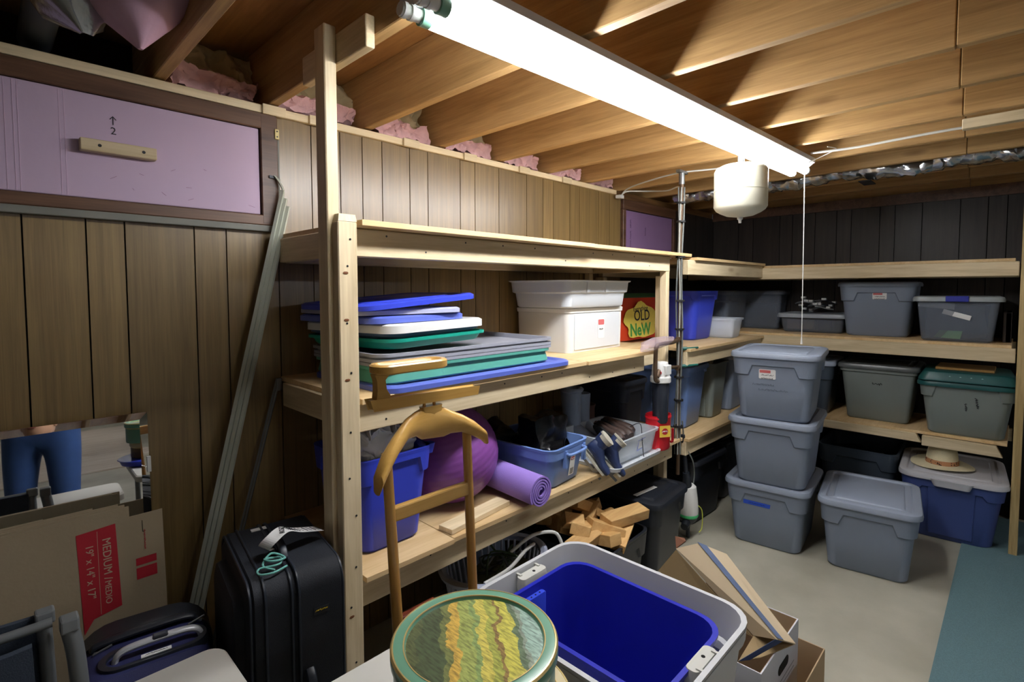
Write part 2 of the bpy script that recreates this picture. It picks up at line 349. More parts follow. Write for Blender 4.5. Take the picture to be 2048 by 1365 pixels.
for x in (.272, .384): part('screw', MB().lathe([(.005, 0), (.0045, .0012)], 10, Matrix.Translation((x-tf.location.x, WY-.0465-tf.location.y, 1.994-tf.location.z)) @ Matrix.Rotation(PI/2, 4, 'X')), DARKM, hd)
GAL = mat('worn_grey_sill', (112, 112, 104), .6, .15, 12)
part('frame_bottom', MB().box(-1.6, .818, WY-.022, WY+.004, 1.796, 1.834), TRIMB, w1, bevel=.003, seg=1)
part('frame_top', MB().box(-1.6, .818, WY-.022, WY+.004, 2.157, 2.214), TRIMB, w1, bevel=.003, seg=1)
part('frame_side', MB().box(.756, .818, WY-.0225, WY+.004, 1.80, 2.205), TRIMB, w1, bevel=.003, seg=1)
part('sill_strip', MB().box(-1.6, .806, WY-.026, WY+.004, 1.772, 1.7955), GAL, w1, bevel=.002, seg=1)
part('side_strip', MB().box(.8185, .826, WY-.016, WY+.004, 1.775, 2.14), GAL, w1)
hn = part('hinge', MB().box(.806, .824, WY-.027, WY-.0225, 2.125, 2.165), mat('brass_hinge', (176, 160, 110), .4, metal=.5), w1, bevel=.002, seg=1)
part('screw', MB().lathe([(.003, 0), (.003, .001)], 8, Matrix.Translation((.815, WY-.0275, 2.155)) @ Matrix.Rotation(PI/2, 4, 'X')), DARKM, hn)
part('screw', MB().lathe([(.003, 0), (.003, .001)], 8, Matrix.Translation((.815, WY-.0275, 2.135)) @ Matrix.Rotation(PI/2, 4, 'X')), DARKM, hn)
w2 = struct('window_2', MB().box(3.25, 4.04, WY+.004, WY+.03, 1.74, 2.2), bpy.data.materials['window_well_dark'])
part('foam_sheet', MB().box(3.29, 4.0, WY-.004, WY+.003, 1.76, 2.124), mat('lilac_foam', (128, 100, 140), .75, .1), w2)
part('frame_top', MB().box(3.25, 4.04, WY-.02, WY+.004, 2.128, 2.2), TRIMB, w2, bevel=.003, seg=1)
part('frame_side', MB().box(3.25, 3.287, WY-.02, WY+.004, 1.74, 2.127), TRIMB, w2, bevel=.003, seg=1)
part('frame_side', MB().box(4.003, 4.04, WY-.02, WY+.004, 1.74, 2.127), TRIMB, w2, bevel=.003, seg=1)
for x, z in ((3.37, 2.03), (3.37, 1.95), (3.58, 1.99), (3.37, 1.88)):
    scribble('foam_print', frame((x, WY-.005, z), (0, 0, 1), (-1, 0, 0)), .06, .018, mat('foam_ink', (66, 46, 78), .8) if x == 3.37 and z == 2.03 else bpy.data.materials['foam_ink'], w2, seed=int(z*100))
# ================================================================ SHELVING
def board(name, x0, x1, y0, y1, z0, z1, m, parent, bv=.003, label=None):
    return part(name, MB().box(x0, x1, y0, y1, z0, z1), m, parent, world=True, bevel=bv, seg=1, label=label)
def nails(parent, pts, nrm, r=.0035):
    mb = MB()
    for p in pts:
        q = Vector(p); d = Vector(nrm)*.0009
        mb.tube([q, q+d], r, 7)
    o = part('nail_heads', mb, DARKM, parent, world=True); o['kind'] = 'stuff'; return o
YF = 1.468
s1 = thing('shelving_unit', 'nearest pine shelving unit with the tall post, four plywood levels along the left wall', 'shelf', (1.8, 1.75, 0))
board('post', .735, .797, 1.43, YF-.001, 0, 1.752, PINE['z'], s1)
part('post_cap', MB().add([(.737, 1.431, 1.7525), (.797, 1.431, 1.7525), (.797, 1.467, 1.7525), (.737, 1.467, 1.7525), (.744, 1.44, 1.775), (.797, 1.44, 1.775), (.797, 1.467, 1.775), (.744, 1.467, 1.775)], [(3, 2, 1, 0), (4, 5, 6, 7), (0, 1, 5, 4), (1, 2, 6, 5), (2, 3, 7, 6), (3, 0, 4, 7)]), PINE['z'], s1, world=True)
board('tall_post', .722, .760, YF, 1.531, 0, 2.325, PINE['z'], s1)
board('post', .762, .800, YF+.075, 1.60, 0, 1.66, PINE['z'], s1)
board('post', 2.838, 2.876, 1.502, 1.545, 0, 1.655, PINE['z'], s1)
board('post', 2.80, 2.84, 2.03, 2.072, 0, 1.655, PINE['z'], s1)
for nm, zt, ff, xr, yo in (('top', 1.763, .018, 2.875, 1.432), ('mid', 1.21, .018, 2.54, 1.448), ('low', .645, .018, 2.875, 1.448)):
    zr = zt-ff
    oy = .03 if nm == 'top' else 0
    board('front_rail', .800, xr, YF+.002+oy, YF+.04+oy-(.006 if oy else 0), zr-.091, zr-.0005, PINE['x'], s1)
    board('back_rail', .842, 2.875, 2.035, 2.073, zr-.091, zr-.0005, PINE['x'], s1)
    board('side_rail', .803, .841, YF+.066, 2.029, zr-.091, zr-.0005, PINE['y'], s1)
    board('side_rail', 2.84, 2.875, 1.548, 2.029, zr-.091, zr-.0005, PINE['y'], s1)
    if nm == 'top':
        board('plywood_shelf', .815, 2.016, yo, 2.075, zr, zt, PLY, s1, .001); board('plywood_shelf', 2.019, 3.04, yo+.01, 2.075, zr, zt, PLY, s1, .001)
    elif nm == 'mid':
        board('plywood_shelf', .815, 1.98, yo, 2.075, zr, zt, PLY, s1, .001); board('plywood_shelf', 1.983, 2.585, yo-.012, 2.075, zr+.001, zt+.001, PLY, s1, .001)
        board('plywood_shelf', 2.587, 2.88, 1.60, 2.075, zr, zt, PLY, s1, .001)
    else:
        board('plywood_shelf', .815, 1.17, yo-.008, 2.075, zr, zt, PLY, s1, .001); board('plywood_shelf', 1.173, 2.30, yo, 2.075, zr, zt, PLY, s1, .001); board('plywood_shelf', 2.303, 2.955, yo-.004, 2.075, zr, zt, PLY, s1, .001)
board('offset_rail', 2.545, 2.835, 1.56, 1.598, 1.10, 1.1915, PINE['x'], s1)
pts = []
for z in (1.70, 1.62, 1.45, 1.3, 1.12, .98, .86, .7, .58, .4, .2): pts.append((.766+random.uniform(-.02, .02), 1.4298, z))
for zc in (1.70, 1.15, .585):
    for x in [.9+.19*i for i in range(11)]: pts.append((x+random.uniform(-.03, .03), YF+.0018, zc+random.choice((-.022, .022)))) if x < 2.5 or zc != 1.15 else None
nails(s1, pts, (0, -1, 0))
for i, z in enumerate((1.60, 1.46, 1.28, .55)):
    part('split_knot', MB().ell((.757, 1.4292, z), .0085, .0012, .0045, 10, 6), mat('knot_brown', (112, 66, 30), .7) if i == 0 else bpy.data.materials['knot_brown'], s1, world=True)
single('ceiling_block', MB().box(.7605, .789, 1.30, 1.70, 2.216, 2.305), PINE['y'], 'short pine block joining the tall post to the joist', 'wood block', bevel=.004)
s2 = thing('shelving_unit', 'pine shelving run in the far left corner, beyond the copper pipe', 'shelf', (3.6, 1.75, 0))
for zt in (1.742, 1.19, .642):
    zr = zt-.018
    board('plywood_shelf', 3.045 if zt > 1.7 else 2.96, 4.205, 1.405, 2.075, zr, zt, PLY, s2, .001)
    board('front_rail', 2.96, 4.207, 1.425, 1.463, zr-.089, zr-.0005, PINE['x'], s2)
    board('back_rail', 2.96, 4.207, 2.035, 2.073, zr-.089, zr-.0005, PINE['x'], s2)
board('post', 2.92, 2.958, 1.55, 1.62, 0, 1.63, PINE['z'], s2)
board('post', 2.92, 2.958, 2.0, 2.07, 0, 1.63, PINE['z'], s2)
s3 = thing('shelving_unit', 'pine shelving across the back wall with a knotty end post at right', 'shelf', (4.5, 1.0, 0))
for zt in (1.725, 1.214, .630):
    zr = zt-.018
    board('plywood_shelf', 4.212, 4.815, .03, 2.075, zr, zt, PLY, s3, .001)
    if zt > .7: board('front_rail', 4.208, 4.246, .012, 2.03, zr-.085, zr-.0005, PINE['y'], s3)
    board('back_rail', 4.777, 4.815, .012, 2.03, zr-.085, zr-.0005, PINE['y'], s3)
def slanted(y0, y1, z0, z1, x0, x1, cut0, cut1):
    v = []
    for x in (x0, x1): v += [(x, y0, z0), (x, y1, z0), (x, y1-cut1, z1), (x, y0+cut0, z1)]
    return MB().add(v, [(3, 2, 1, 0), (4, 5, 6, 7), (0, 1, 5, 4), (1, 2, 6, 5), (2, 3, 7, 6), (3, 0, 4, 7)])
part('front_rail', slanted(.43, 1.40, .555, .6115, 4.208, 4.246, .03, 0), PINE['y'], s3, world=True, bevel=.003, seg=1)
part('front_rail', slanted(.045, .425, .548, .6115, 4.17, 4.207, .03, .0), PINE['y'], s3, world=True, bevel=.003, seg=1)
KNOTTY = wood('knotty_pine', (150, 128, 84), (196, 172, 122), 'z', knots=.8, knotc=(96, 60, 26))
board('post', 4.12, 4.206, -.032, .006, 0, 2.15, KNOTTY, s3)
board('post', 4.76, 4.815, -.032, .006, 0, 2.15, KNOTTY, s3)
# ================================================================ CEILING FITTINGS
def fixture(name, label, A, B, z, power, has_end=True, group=None):
    A = Vector((A[0], A[1], z)); B = Vector((B[0], B[1], z)); c = (A+B)/2; d = (B-A); Ln = d.length; ang = math.degrees(math.atan2(d.y, d.x))
    t = thing(name, label, 'light', (c.x, c.y, JZ), ang, group)
    hs = MB(); prof = [(-.084, -.012), (-.084, -.034), (-.052, -.054), (.052, -.054), (.084, -.034), (.084, -.012), (.06, -.001), (-.06, -.001)]
    hs.loft([[(x, y, zz) for y, zz in prof] for x in (-Ln/2-.02, Ln/2-.01)])
    part('housing', hs, mat('white_enamel', (200, 200, 204), .35), t)
    zz = z-JZ
    for s in (1, -1):
        tb = part('fluorescent_tube', MB().tube([(-Ln/2+.03, s*.035, zz), (Ln/2-.01, s*.035, zz)], .019, 20), glow('tube_glow', (252, 253, 255), power), t, smooth=True)
        part('green_end_cap', MB().tube([(-Ln/2+.004, s*.035, zz), (-Ln/2+.029, s*.035, zz)], .0205, 20), mat('green_cap', (120, 170, 146), .4), tb, smooth=True)
        part('lamp_holder', MB().tube([(-Ln/2-.05, s*.035, zz), (-Ln/2+.003, s*.035, zz)], .0155, 16).tube([(-Ln/2-.045, s*.035, zz), (-Ln/2-.035, s*.035, zz)], .018, 16).tube([(-Ln/2-.025, s*.035, zz), (-Ln/2-.015, s*.035, zz)], .018, 16), WHITEP, tb, smooth=True)
        part('lamp_holder', MB().tube([(Ln/2-.009, s*.035, zz), (Ln/2+.012, s*.035, zz)], .021, 16), WHITEP, tb, smooth=True)
    return t
fx = fixture('fluorescent_light', 'long twin tube fluorescent light on the joists', (.735, .988), (3.14, .889), 2.186, TUBE_POWER)
fixture('fluorescent_light', 'twin tube ceiling light behind the photographer, out of view', (-3.1, -1.5), (-.7, -1.5), 2.186, REAR_POWER*.3)
fixture('fluorescent_light', 'twin tube light over the room at the right, out of view', (1.6, -2.9), (4.0, -2.9), 2.186, REAR_POWER)
fixture('fluorescent_light', 'distant twin tube light at the far end of the basement, out of view', (-.6, -6.4), (1.8, -6.4), 2.186, REAR_POWER)
# pull string
t = thing('pull_string', 'white pull string hanging from the far end of the fluorescent light', 'string', (3.1, .845, 2.24))
part('cord', MB().tube([(3.1, .848, 2.17), (3.101, .845, 1.8), (3.1, .842, 1.285)], .0022, 6).tube(smooth_path([(3.1, .848, 2.17), (3.095, .842, 2.21), (3.085, .84, 2.235), (3.08, .85, 2.225)], 4), .004, 6), WHITEP, t, world=True)
part('pull_knob', MB().tube([(3.1, .842, 1.285), (3.1, .842, 1.25)], [.003, .006], 8), WHITEP, t, world=True)
# white cable stapled along the joist bottoms
single('power_cable', MB().tube(smooth_path([(3.02, .80, 2.248), (3.05, .62, 2.247), (3.03, .45, 2.247), (3.01, .28, 2.247), (3.01, .1, 2.247), (2.99, -.2, 2.247)], 6), .006, 8), mat('cable_white', (206, 204, 196), .5), 'white cable running along the joists right of the long light', 'cable', smooth=True)
single('cable_loop', MB().tube(smooth_path([(3.06, .82, 2.21), (3.10, .77, 2.24), (3.08, .70, 2.262), (3.0, .72, 2.262)], 6), .0022, 6), bpy.data.materials['cable_white'], 'thin wire loop beside the far end of the light housing', 'wire', smooth=True)
single('ceiling_cleat', MB().box(2.88, 2.925, -.6, .20, 2.212, 2.253), PINE['y'], 'wooden cleat nailed under the joists at the upper right', 'wood strip', bevel=.003)
# foil duct
t = thing('foil_duct', 'wrinkled foil wrapped duct under the far joists', 'duct', (3.85, .6, 2.2))
rings = []; pth = [(3.78, -1.2+.05*i, 2.265+.012*math.sin(i*.5)) for i in range(64)]
pth = [Vector(pth[i]).lerp(Vector(pth[i+1]), k/3) for i in range(63) for k in range(3)]
mb = MB(); mb.tube(pth, [.050+.006*math.sin(i*.7)+.004*math.sin(i*1.9) for i in range(189)], 26); crumple(crumple(mb, .016, 14, 2), .008, 45, 3)
part('foil_sleeve', mb, FOIL, t, smooth=True, world=True)
part('hanger_strap', MB().box(3.70, 3.86, .66, .72, 2.188, 2.194), RUBBER, t, world=True)
part('hanger_strap', MB().box(3.70, 3.86, 1.28, 1.33, 2.188, 2.194), RUBBER, t, world=True)
# expansion tank hanging
c = at(1481, 385, 0, 2.42); cx, cy = c.x, c.y
cz0 = -.012
t = thing('expansion_tank', 'cream white pressure tank hanging under the joists', 'tank', (cx, cy, 1.86))
rt = .113; zt = 2.035
prof = [(.002, 1.872), (.06, 1.882), (.088, 1.895), (.104, 1.906), (rt, 1.92), (rt, 1.99), (rt+.0015, 1.9905), (rt+.0015, 1.993), (rt, 1.9935), (rt, zt+.045), (rt-.008, zt+.058), (.085, zt+.068), (.02, zt+.073)]
TANKM = mat('cream_tank_enamel', (226, 224, 204), .35, .02)
part('tank_shell', MB().lathe(prof, 48, Matrix.Translation((cx, cy, 0))), TANKM, t, smooth=True, world=True)
part('air_valve', MB().lathe([(.0125, 1.876), (.0125, 1.866), (.007, 1.860), (.006, 1.848)], 14, Matrix.Translation((cx, cy, 0))), WHITEP, t, smooth=True, world=True)
part('pipe_stub', MB().lathe([(.014, zt+.07), (.014, JZ+.05)], 14, Matrix.Translation((cx, cy, 0))), STEEL, t, smooth=True, world=True)
# wires over the second window
t = thing('wiring', 'pale wires strung from the wall top to the copper pipe', 'cable', (3.16, 2.0, 2.23))
part('wire', MB().tube(smooth_path([(3.17, 2.03, 2.205), (3.20, 2.0, 2.235), (3.3, 1.9, 2.236), (3.2, 1.7, 2.2), (3.08, 1.56, 2.19), (2.95, 1.47, 2.14)], 6), .005, 6), bpy.data.materials['cable_white'], t, world=True, smooth=True)
part('wire', MB().tube(smooth_path([(3.17, 2.03, 2.205), (3.16, 1.97, 2.245), (3.05, 1.75, 2.249), (2.97, 1.5, 2.249), (3.02, 1.3, 2.249), (3.05, 1.1, 2.249)], 6), .005, 6), bpy.data.materials['cable_white'], t, world=True, smooth=True)
part('wire_clip', MB().box(3.135, 3.185, 2.015, 2.055, 2.185, 2.208), WHITEP, t, world=True, bevel=.003)
# ---------------------------------------------------------------- copper pipe with tied cables, filter
PX, PY = 2.935, 1.462
t = thing('water_pipe', 'vertical copper pipe with cables tied to it beside the shelf end', 'pipe', (PX, PY, 0))
part('copper_riser', MB().tube([(PX, PY, .42), (PX, PY, 2.25)], .0115, 14), COPPER, t, world=True, smooth=True)
part('steel_bracket', MB().box(PX-.05, PX+.05, PY-.012, PY+.012, 2.235, 2.251).tube([(PX, PY, 2.17), (PX, PY, 2.236)], .017, 12), STEEL, t, world=True)
for i, (dx, dy) in enumerate(((-.022, -.006), (-.012, -.018), (-.026, .006))):
    pp = [(PX+dx+.004*math.sin(z*9+i*2), PY+dy+.004*math.cos(z*7+i), z) for z in [.55+.1*k for k in range(17)]]
    part('tied_cable', MB().tube(smooth_path(pp, 2), .0045, 6), mat('grey_cable%d' % i, ((150, 152, 146), (104, 108, 104), (84, 88, 86))[i], .5), t, world=True, smooth=True)
for z in (2.06, 1.95, 1.74, 1.48, 1.31, 1.02, .88, .72): part('cable_tie', MB().lathe([(.028, z-.005), (.028, z+.005)], 14, Matrix.Translation((PX-.009, PY-.003, 0))), RUBBER, t, world=True)
for z in (1.25, 1.08): part('pipe_tee', MB().tube([(PX, PY, z-.03), (PX, PY, z+.03)], .0165, 12).tube([(PX, PY, z), (PX-.05, PY-.01, z)], .0155, 12), COPPER, t, world=True, smooth=True)
GRNV = mat('green_valve', (24, 92, 84), .4)
for z in (1.19, 1.085): 
    v_ = part('valve', MB().tube([(PX, PY, z), (PX+.035, PY-.03, z)], .011, 10), GRNV, t, world=True)
    part('lever', MB().tube([(PX+.035, PY-.03, z), (PX+.12, PY-.04, z+.002)], [.008, .006], 8, flat=.4), GRNV, v_, world=False) if False else part('valve_lever', MB().tube([(PX+.035, PY-.03, z), (PX+.12, PY-.06, z+.002)], [.008, .006], 8), GRNV, t, world=True)
t = thing('pipe_branch', 'copper branch pipe wrapped in clear plastic above the water filter', 'pipe', (2.7, 1.45, 1.2))
part('branch_pipe', MB().tube(smooth_path([(PX, PY, 1.25), (2.80, 1.44, 1.24), (2.66, 1.42, 1.246), (2.57, 1.41, 1.243), (2.555, 1.41, 1.19), (2.555, 1.41, 1.07), (2.575, 1.41, 1.045), (2.60, 1.415, 1.045)], 5), .0115, 12), COPPER, t, world=True, smooth=True)
part('plastic_wrap', crumple(MB().tube([(2.36, 1.385, 1.245), (2.42, 1.395, 1.25), (2.52, 1.405, 1.252), (2.66, 1.42, 1.256), (2.80, 1.44, 1.26)], [.014, .030, .032, .024, .014], 14), .012, 30, 5), clear('plastic_wrap_film', (214, 192, 204), .38, .15), t, world=True, smooth=True)
t = thing('water_filter', 'water filter with white head and dark sump hanging by the copper pipe', 'water filter', (2.62, 1.425, .86))
fxx, fyy = 2.640, 1.425
part('filter_head', MB().lathe([(.052, 1.03), (.056, 1.032), (.056, 1.062), (.050, 1.066), (.046, 1.12), (.040, 1.135), (.036, 1.145)], 28, Matrix.Translation((fxx, fyy, 0))).box(fxx-.03, fxx+.03, fyy-.05, fyy+.03, 1.075, 1.13), WHITEP, t, world=True, smooth=True, bevel=.004)
part('filter_sump', MB().lathe([(.0, .80), (.036, .802), (.042, .815), (.046, 1.03)], 28, Matrix.Translation((fxx, fyy, 0))), mat('smoked_sump', (44, 48, 58), .2), t, world=True, smooth=True)
part('red_button', MB().lathe([(.009, 0), (.008, .004)], 14, frame((fxx-.047, fyy-.022, 1.09), (.7, -.7, 0), (0, 0, 1))), REDP, t, world=True)
part('outlet_elbow', MB().tube(smooth_path([(fxx-.045, fyy-.01, 1.10), (2.585, 1.41, 1.09), (2.57, 1.41, 1.07)], 3), .013, 10), COPPER, t, world=True, smooth=True)
part('inlet_pipe', MB().tube([(fxx+.04, fyy, 1.105), (PX, PY, 1.08)], .010, 10), COPPER, t, world=True, smooth=True)
# cordless trimmer leaning beside the pipe
t = thing('string_trimmer', 'white and green electric trimmer head at the foot of the copper pipe', 'trimmer', (3.03, 1.44, 0))
tx, ty = 3.035, 1.44
part('shaft', MB().tube([(2.965, 1.448, .66), (tx-.02, ty, .34)], .013, 12), BLACKP, t, world=True, smooth=True)
part('shaft_collar', MB().tube([(tx-.035, ty, .42), (tx-.018, ty, .33)], [.02, .03], 14), BLACKP, t, world=True, smooth=True)
part('motor_cover', MB().lathe([(.030, .34), (.046, .325), (.056, .25), (.062, .17), (.060, .155)], 24, Matrix.Translation((tx, ty, 0))), WHITEP, t, world=True, smooth=True)
part('green_band', MB().lathe([(.0605, .158), (.0625, .15), (.058, .138)], 24, Matrix.Translation((tx, ty, 0))), mat('lime_green', (70, 190, 120), .4), t, world=True, smooth=True)
part('spool_head', MB().lathe([(.057, .139), (.05, .115), (.03, .095), (.0, .09)], 24, Matrix.Translation((tx, ty, 0))).tube([(tx, ty, .12), (tx-.09, ty-.02, .10)], [.03, .022], 14), BLACKP, t, world=True, smooth=True)
part('support_stub', MB().tube([(tx, ty, .092), (tx, ty, .0)], .012, 10), BLACKP, t, world=True)
part('power_wire', MB().tube(smooth_path([(2.95, 1.445, .75), (2.98, 1.44, .6), (3.02, 1.41, .5), (3.07, 1.42, .40), (3.06, 1.42, .34)], 5), .004, 6), bpy.data.materials['grey_cable1'], t, world=True)
part('guard_wire', MB().tube(smooth_path([(tx+.05, ty-.03, .20), (tx+.085, ty-.05, .16), (tx+.09, ty-.05, .05), (tx+.07, ty-.04, .02)], 4), .0035, 6), mat('yellow_wire', (190, 196, 80), .5), t, world=True)
# ================================================================ TOTES
def tote(name, label, loc, rz, W, D, H, t_, m, ml=None, rc=.05, lid=True, apron=True, group=None, cat='storage bin', hollow=None, adepth=(.064, .122), lidname='lid', panel=True, ribs=0, foot=False):
    """rectangular plastic bin; W along local x, D along local y; t_ = taper per side"""
    T_ = thing(name, label, cat, loc, rz, group); hollow = (not lid) if hollow is None else hollow
    sz = lambda z: (W-2*t_*(1-z/H), D-2*t_*(1-z/H))
    def ring(z, off=0): a, b_ = sz(z); return rr(a+2*off, b_+2*off, rc+off*.5, z, 5, 12)
    mb = MB(); rings = [ring(0, -.010), ring(.012, 0), ring(H*.5), ring(H-.014)]
    rings += [ring(H-.013, .009), ring(H, .010)]
    if hollow: rings += [ring(H, -.004), ring(H*.5, -.004), ring(.012, -.006)]
    mb.loft(rings, True, True)
    if apron:
        N_ = len(rings[0]); a, b_ = sz(H); lo = []; hi = []; li = []
        for i in range(N_):
            x, y, _ = rings[1][i]; u = x/(a/2) if abs(abs(y)-sz(0)[1]/2) < .02 else y/(b_/2)
            zb = H-(adepth[0] if abs(u) < .50 else adepth[1])
            if abs(x) > sz(0)[0]/2-rc*.9 and abs(y) > sz(0)[1]/2-rc*.9: zb = H-adepth[1]
            lo.append(ring(zb, .011)[i]); li.append(ring(zb-.006, 0)[i]); hi.append(ring(H-.013, .010)[i])
        mb.loft([li, lo, hi], False, False)
    if ribs:
        for k in range(-ribs, ribs+1):
            for sx in (-1, 1):
                a0, _ = sz(.01); a1, _ = sz(H*.7); y = k*D/(2*ribs+1)*.85
                mb.add([(sx*(a0/2+.005), y-.02, .01), (sx*(a0/2+.005), y+.02, .01), (sx*(a1/2+.003), y+.025, H*.7), (sx*(a1/2+.003), y-.025, H*.7), (sx*(a0/2-.004), y-.026, .01), (sx*(a0/2-.004), y+.026, .01), (sx*(a1/2-.004), y+.031, H*.7), (sx*(a1/2-.004), y-.031, H*.7)], [(0, 1, 2, 3), (4, 0, 3, 7), (1, 5, 6, 2), (3, 2, 6, 7)])
    body = part('bin_body', mb, m, T_, smooth=True)
    if lid:
        lid_mesh(lidname, T_, W, D, H, rc, ml or m, panel)
    return T_
def lid_mesh(nm, T_, W, D, H, rc, m, panel=True, world=False):
    g = lambda off, z: rr(W+2*off, D+2*off, rc+max(off, -.03), z, 5, 8)
    rings = [g(.0105, H-.022), g(.021, H-.022), g(.0225, H-.008), g(.017, H+.006), g(.004, H+.011), g(-.018, H+.011)]
    if panel: rings += [g(-.026, H+.003), g(-.052, H+.003), g(-.058, H+.009)]
    return part(nm, MB().loft(rings, True, True), m, T_, smooth=True)
def facemat(W, D, H, t_, z, side='-x', off=.0, u=0):
    """frame lying on a side face of a tote (local coordinates)"""
    k = t_*(1-z/H); tilt = t_/H
    if side == '-x': return frame((-(W/2-k)-.0015-off, -u, z), (0, -1, 0), (-tilt, 0, 1))
    return frame((u, -(D/2-k)-.0015-off, z), (1, 0, 0), (0, -tilt, 1))
def sticker(T_, F, w_, h_, col=WHITE, red=True, seed=1, lines=2, name='label_sticker', txt=None):
    s_ = part(name, MB().loft([rr(w_, h_, .006, 0, 3, 1), rr(w_, h_, .006, .0008, 3, 1)], M=F), col, T_)
    if red: part('red_band', MB().box(-w_*.45, w_*.2, h_*.12, h_*.42, .001, .0013, F), mat_get('faded_red', (196, 96, 96)), s_)
    if txt: text_part('print', txt, h_*.28, F @ Matrix.Translation((0, -h_*.18, .0012)), INK, s_)
    elif lines: scribble('handwriting', F @ Matrix.Translation((0, -h_*.12, .001)), w_*.7, h_*.22, INK, s_, lines, .0009, seed=seed)
    return s_
def mat_get(n, col, **k): return bpy.data.materials.get(n) or mat(n, col, .7, .04, **k)
# --- stack of three grey totes and their neighbour
W_, D_, H_, K_ = .54, .43, .382, .034
gA = tote('storage_tote', 'bottom grey tote of the stack of three, blue tape on it', (3.470, 1.075, 0), 6, W_, D_, H_, K_, GREYT, GREYL)
F = facemat(W_, D_, H_, K_, .262, u=-.045); tp = part('blue_tape', MB().add([(-.075, -.012, 0), (.072, -.013, 0), (.076, .011, 0), (-.074, .013, 0), (-.075, -.012, .001), (.072, -.013, .001), (.076, .011, .001), (-.074, .013, .001)], [(3, 2, 1, 0), (4, 5, 6, 7), (0, 1, 5, 4), (1, 2, 6, 5), (2, 3, 7, 6), (3, 0, 4, 7)], F), mat('painters_tape', (40, 84, 200), .7), gA)
scribble('handwriting', F @ Matrix.Translation((0, 0, .001)), .09, .011, mat_get('tape_ink', (20, 40, 120)), tp, r=.0007)
gB = tote('storage_tote', 'middle grey tote of the stack of three, no label', (3.432, 1.052, .3955), 7, W_, D_, H_, K_, GREYT, GREYL)
gC = tote('storage_tote', 'top grey tote of the stack of three, white and red label', (3.408, 1.040, .791), 9, W_, D_, H_, K_, GREYT, GREYL)
sticker(gC, facemat(W_, D_, H_, K_, .268, u=-.03), .088, .056, seed=5)
scribble('faint_writing', facemat(W_, D_, H_, K_, .205, u=-.05), .11, .016, FAINT, gC, r=.0008, seed=8)
scribble('faint_writing', facemat(W_, D_, H_, K_, .175, u=.0), .15, .016, FAINT, gC, r=.0008, seed=9)
gD = tote('storage_tote', 'single grey lidded tote standing alone on the concrete', (3.530, .585, 0), 8, W_, D_, H_, K_, GREYT, GREYL)
scribble('faint_writing', facemat(W_, D_, H_, K_, .318, u=.0), .16, .014, FAINT, gD, r=.001, seed=12)
tote('storage_tote', 'grey tote half hidden on the shelf behind the top tote of the stack', (4.46, 1.17, .6305), 4, .46, .40, .385, .03, SLATE, GREYL)
# --- big blue tote with white lid, hat on it
Wb, Db, Hb = .62, .48, .40
bt = tote('storage_tote', 'big denim blue tote with white lid under the back shelf, straw hat on it', (4.36, .285, 0), 4, Wb, Db, Hb, .045, NAVYT, WHITEL, rc=.07, adepth=(.07, .10), ribs=0)
part('front_panel', MB().add([(-.30-.012, -.11, .335), (-.30-.012, .11, .335), (-.275-.004, .10, .03), (-.275-.004, -.10, .03), (-.27, -.12, .34), (-.27, .12, .34), (-.25, .11, .02), (-.25, -.11, .02)], [(3, 2, 1, 0), (0, 1, 5, 4), (1, 2, 6, 5), (2, 3, 7, 6), (3, 0, 4, 7)]), NAVYT, bt, bevel=.006)
part('lid_latch', MB().loft([rr(.05, .17, .02, Hb-.05, 4, 2, -Wb/2-.008), rr(.06, .20, .02, Hb-.01, 4, 2, -Wb/2-.008)]), WHITEL, bt, smooth=True)
STRAW = mat('straw_weave', (222, 212, 176), .85, .08, 60, .8, 160)
t = thing('straw_hat', 'cream straw sun hat with a leopard print band on the white lid', 'hat', (4.30, .33, Hb+.0125))
prof = [(0, .150), (.03, .147), (.06, .134), (.080, .10), (.088, .052), (.09, .012), (.12, .006), (.155, .003), (.175, -.0), (.176, .002), (.155, .006), (.12, .01), (.094, .016)]
hm = MB().loft([[((r*1.02)*math.cos(2*PI*i/40), r*.92*math.sin(2*PI*i/40), z+(.007*math.sin(2*2*PI*i/40+.6)+.007)*(max(0, r-.09)/.08)) for i in range(40)] for r, z in [(max(r, .002), z) for r, z in prof]], True, False)
part('hat_body', hm, STRAW, t, smooth=True)
LEO, nt, b, N, L = nodes('leopard_band'); tc = N('ShaderNodeTexCoord'); vo = N('ShaderNodeTexVoronoi'); vo.inputs['Scale'].default_value = 75; L(tc.outputs['Object'], vo.inputs['Vector']); rp = N('ShaderNodeValToRGB'); rp.color_ramp.interpolation = 'CONSTANT'; rp.color_ramp.elements[0].color = s2l((58, 30, 18)); rp.color_ramp.elements[1].position = .38; rp.color_ramp.elements[1].color = s2l((186, 132, 92)); L(vo.outputs['Distance'], rp.inputs[0]); L(rp.outputs[0], b.inputs['Base Color']); b.inputs['Roughness'].default_value = .8
part('hat_band', MB().loft([[(r*1.02*math.cos(2*PI*i/40), r*.92*math.sin(2*PI*i/40), z) for i in range(40)] for r, z in ((.0925, .014), (.0915, .036), (.0905, .044))], False, False), LEO, t, smooth=True)
# --- dark open bins behind the stack
tote('storage_bin', 'dark slate open bin on the floor between stack and blue tote', (4.50, .80, 0), 2, .50, .46, .425, .035, SLATE, lid=False)
tote('storage_bin', 'dark slate open bin on the floor hidden behind the grey stack', (4.50, 1.34, 0), 0, .50, .46, .425, .035, SLATE, lid=False)
for i, (x, y) in enumerate(((4.42, .74), (4.55, .88))): single('dark_clothing', crumple(MB().ell((x, y, .30), .13, .12, .08, 20, 12), .03, 9, i), BLACK, ('black folded clothes heaped at the front of the open slate bin', 'black folded clothes heaped at the back of the open slate bin')[i], 'clothing', smooth=True)
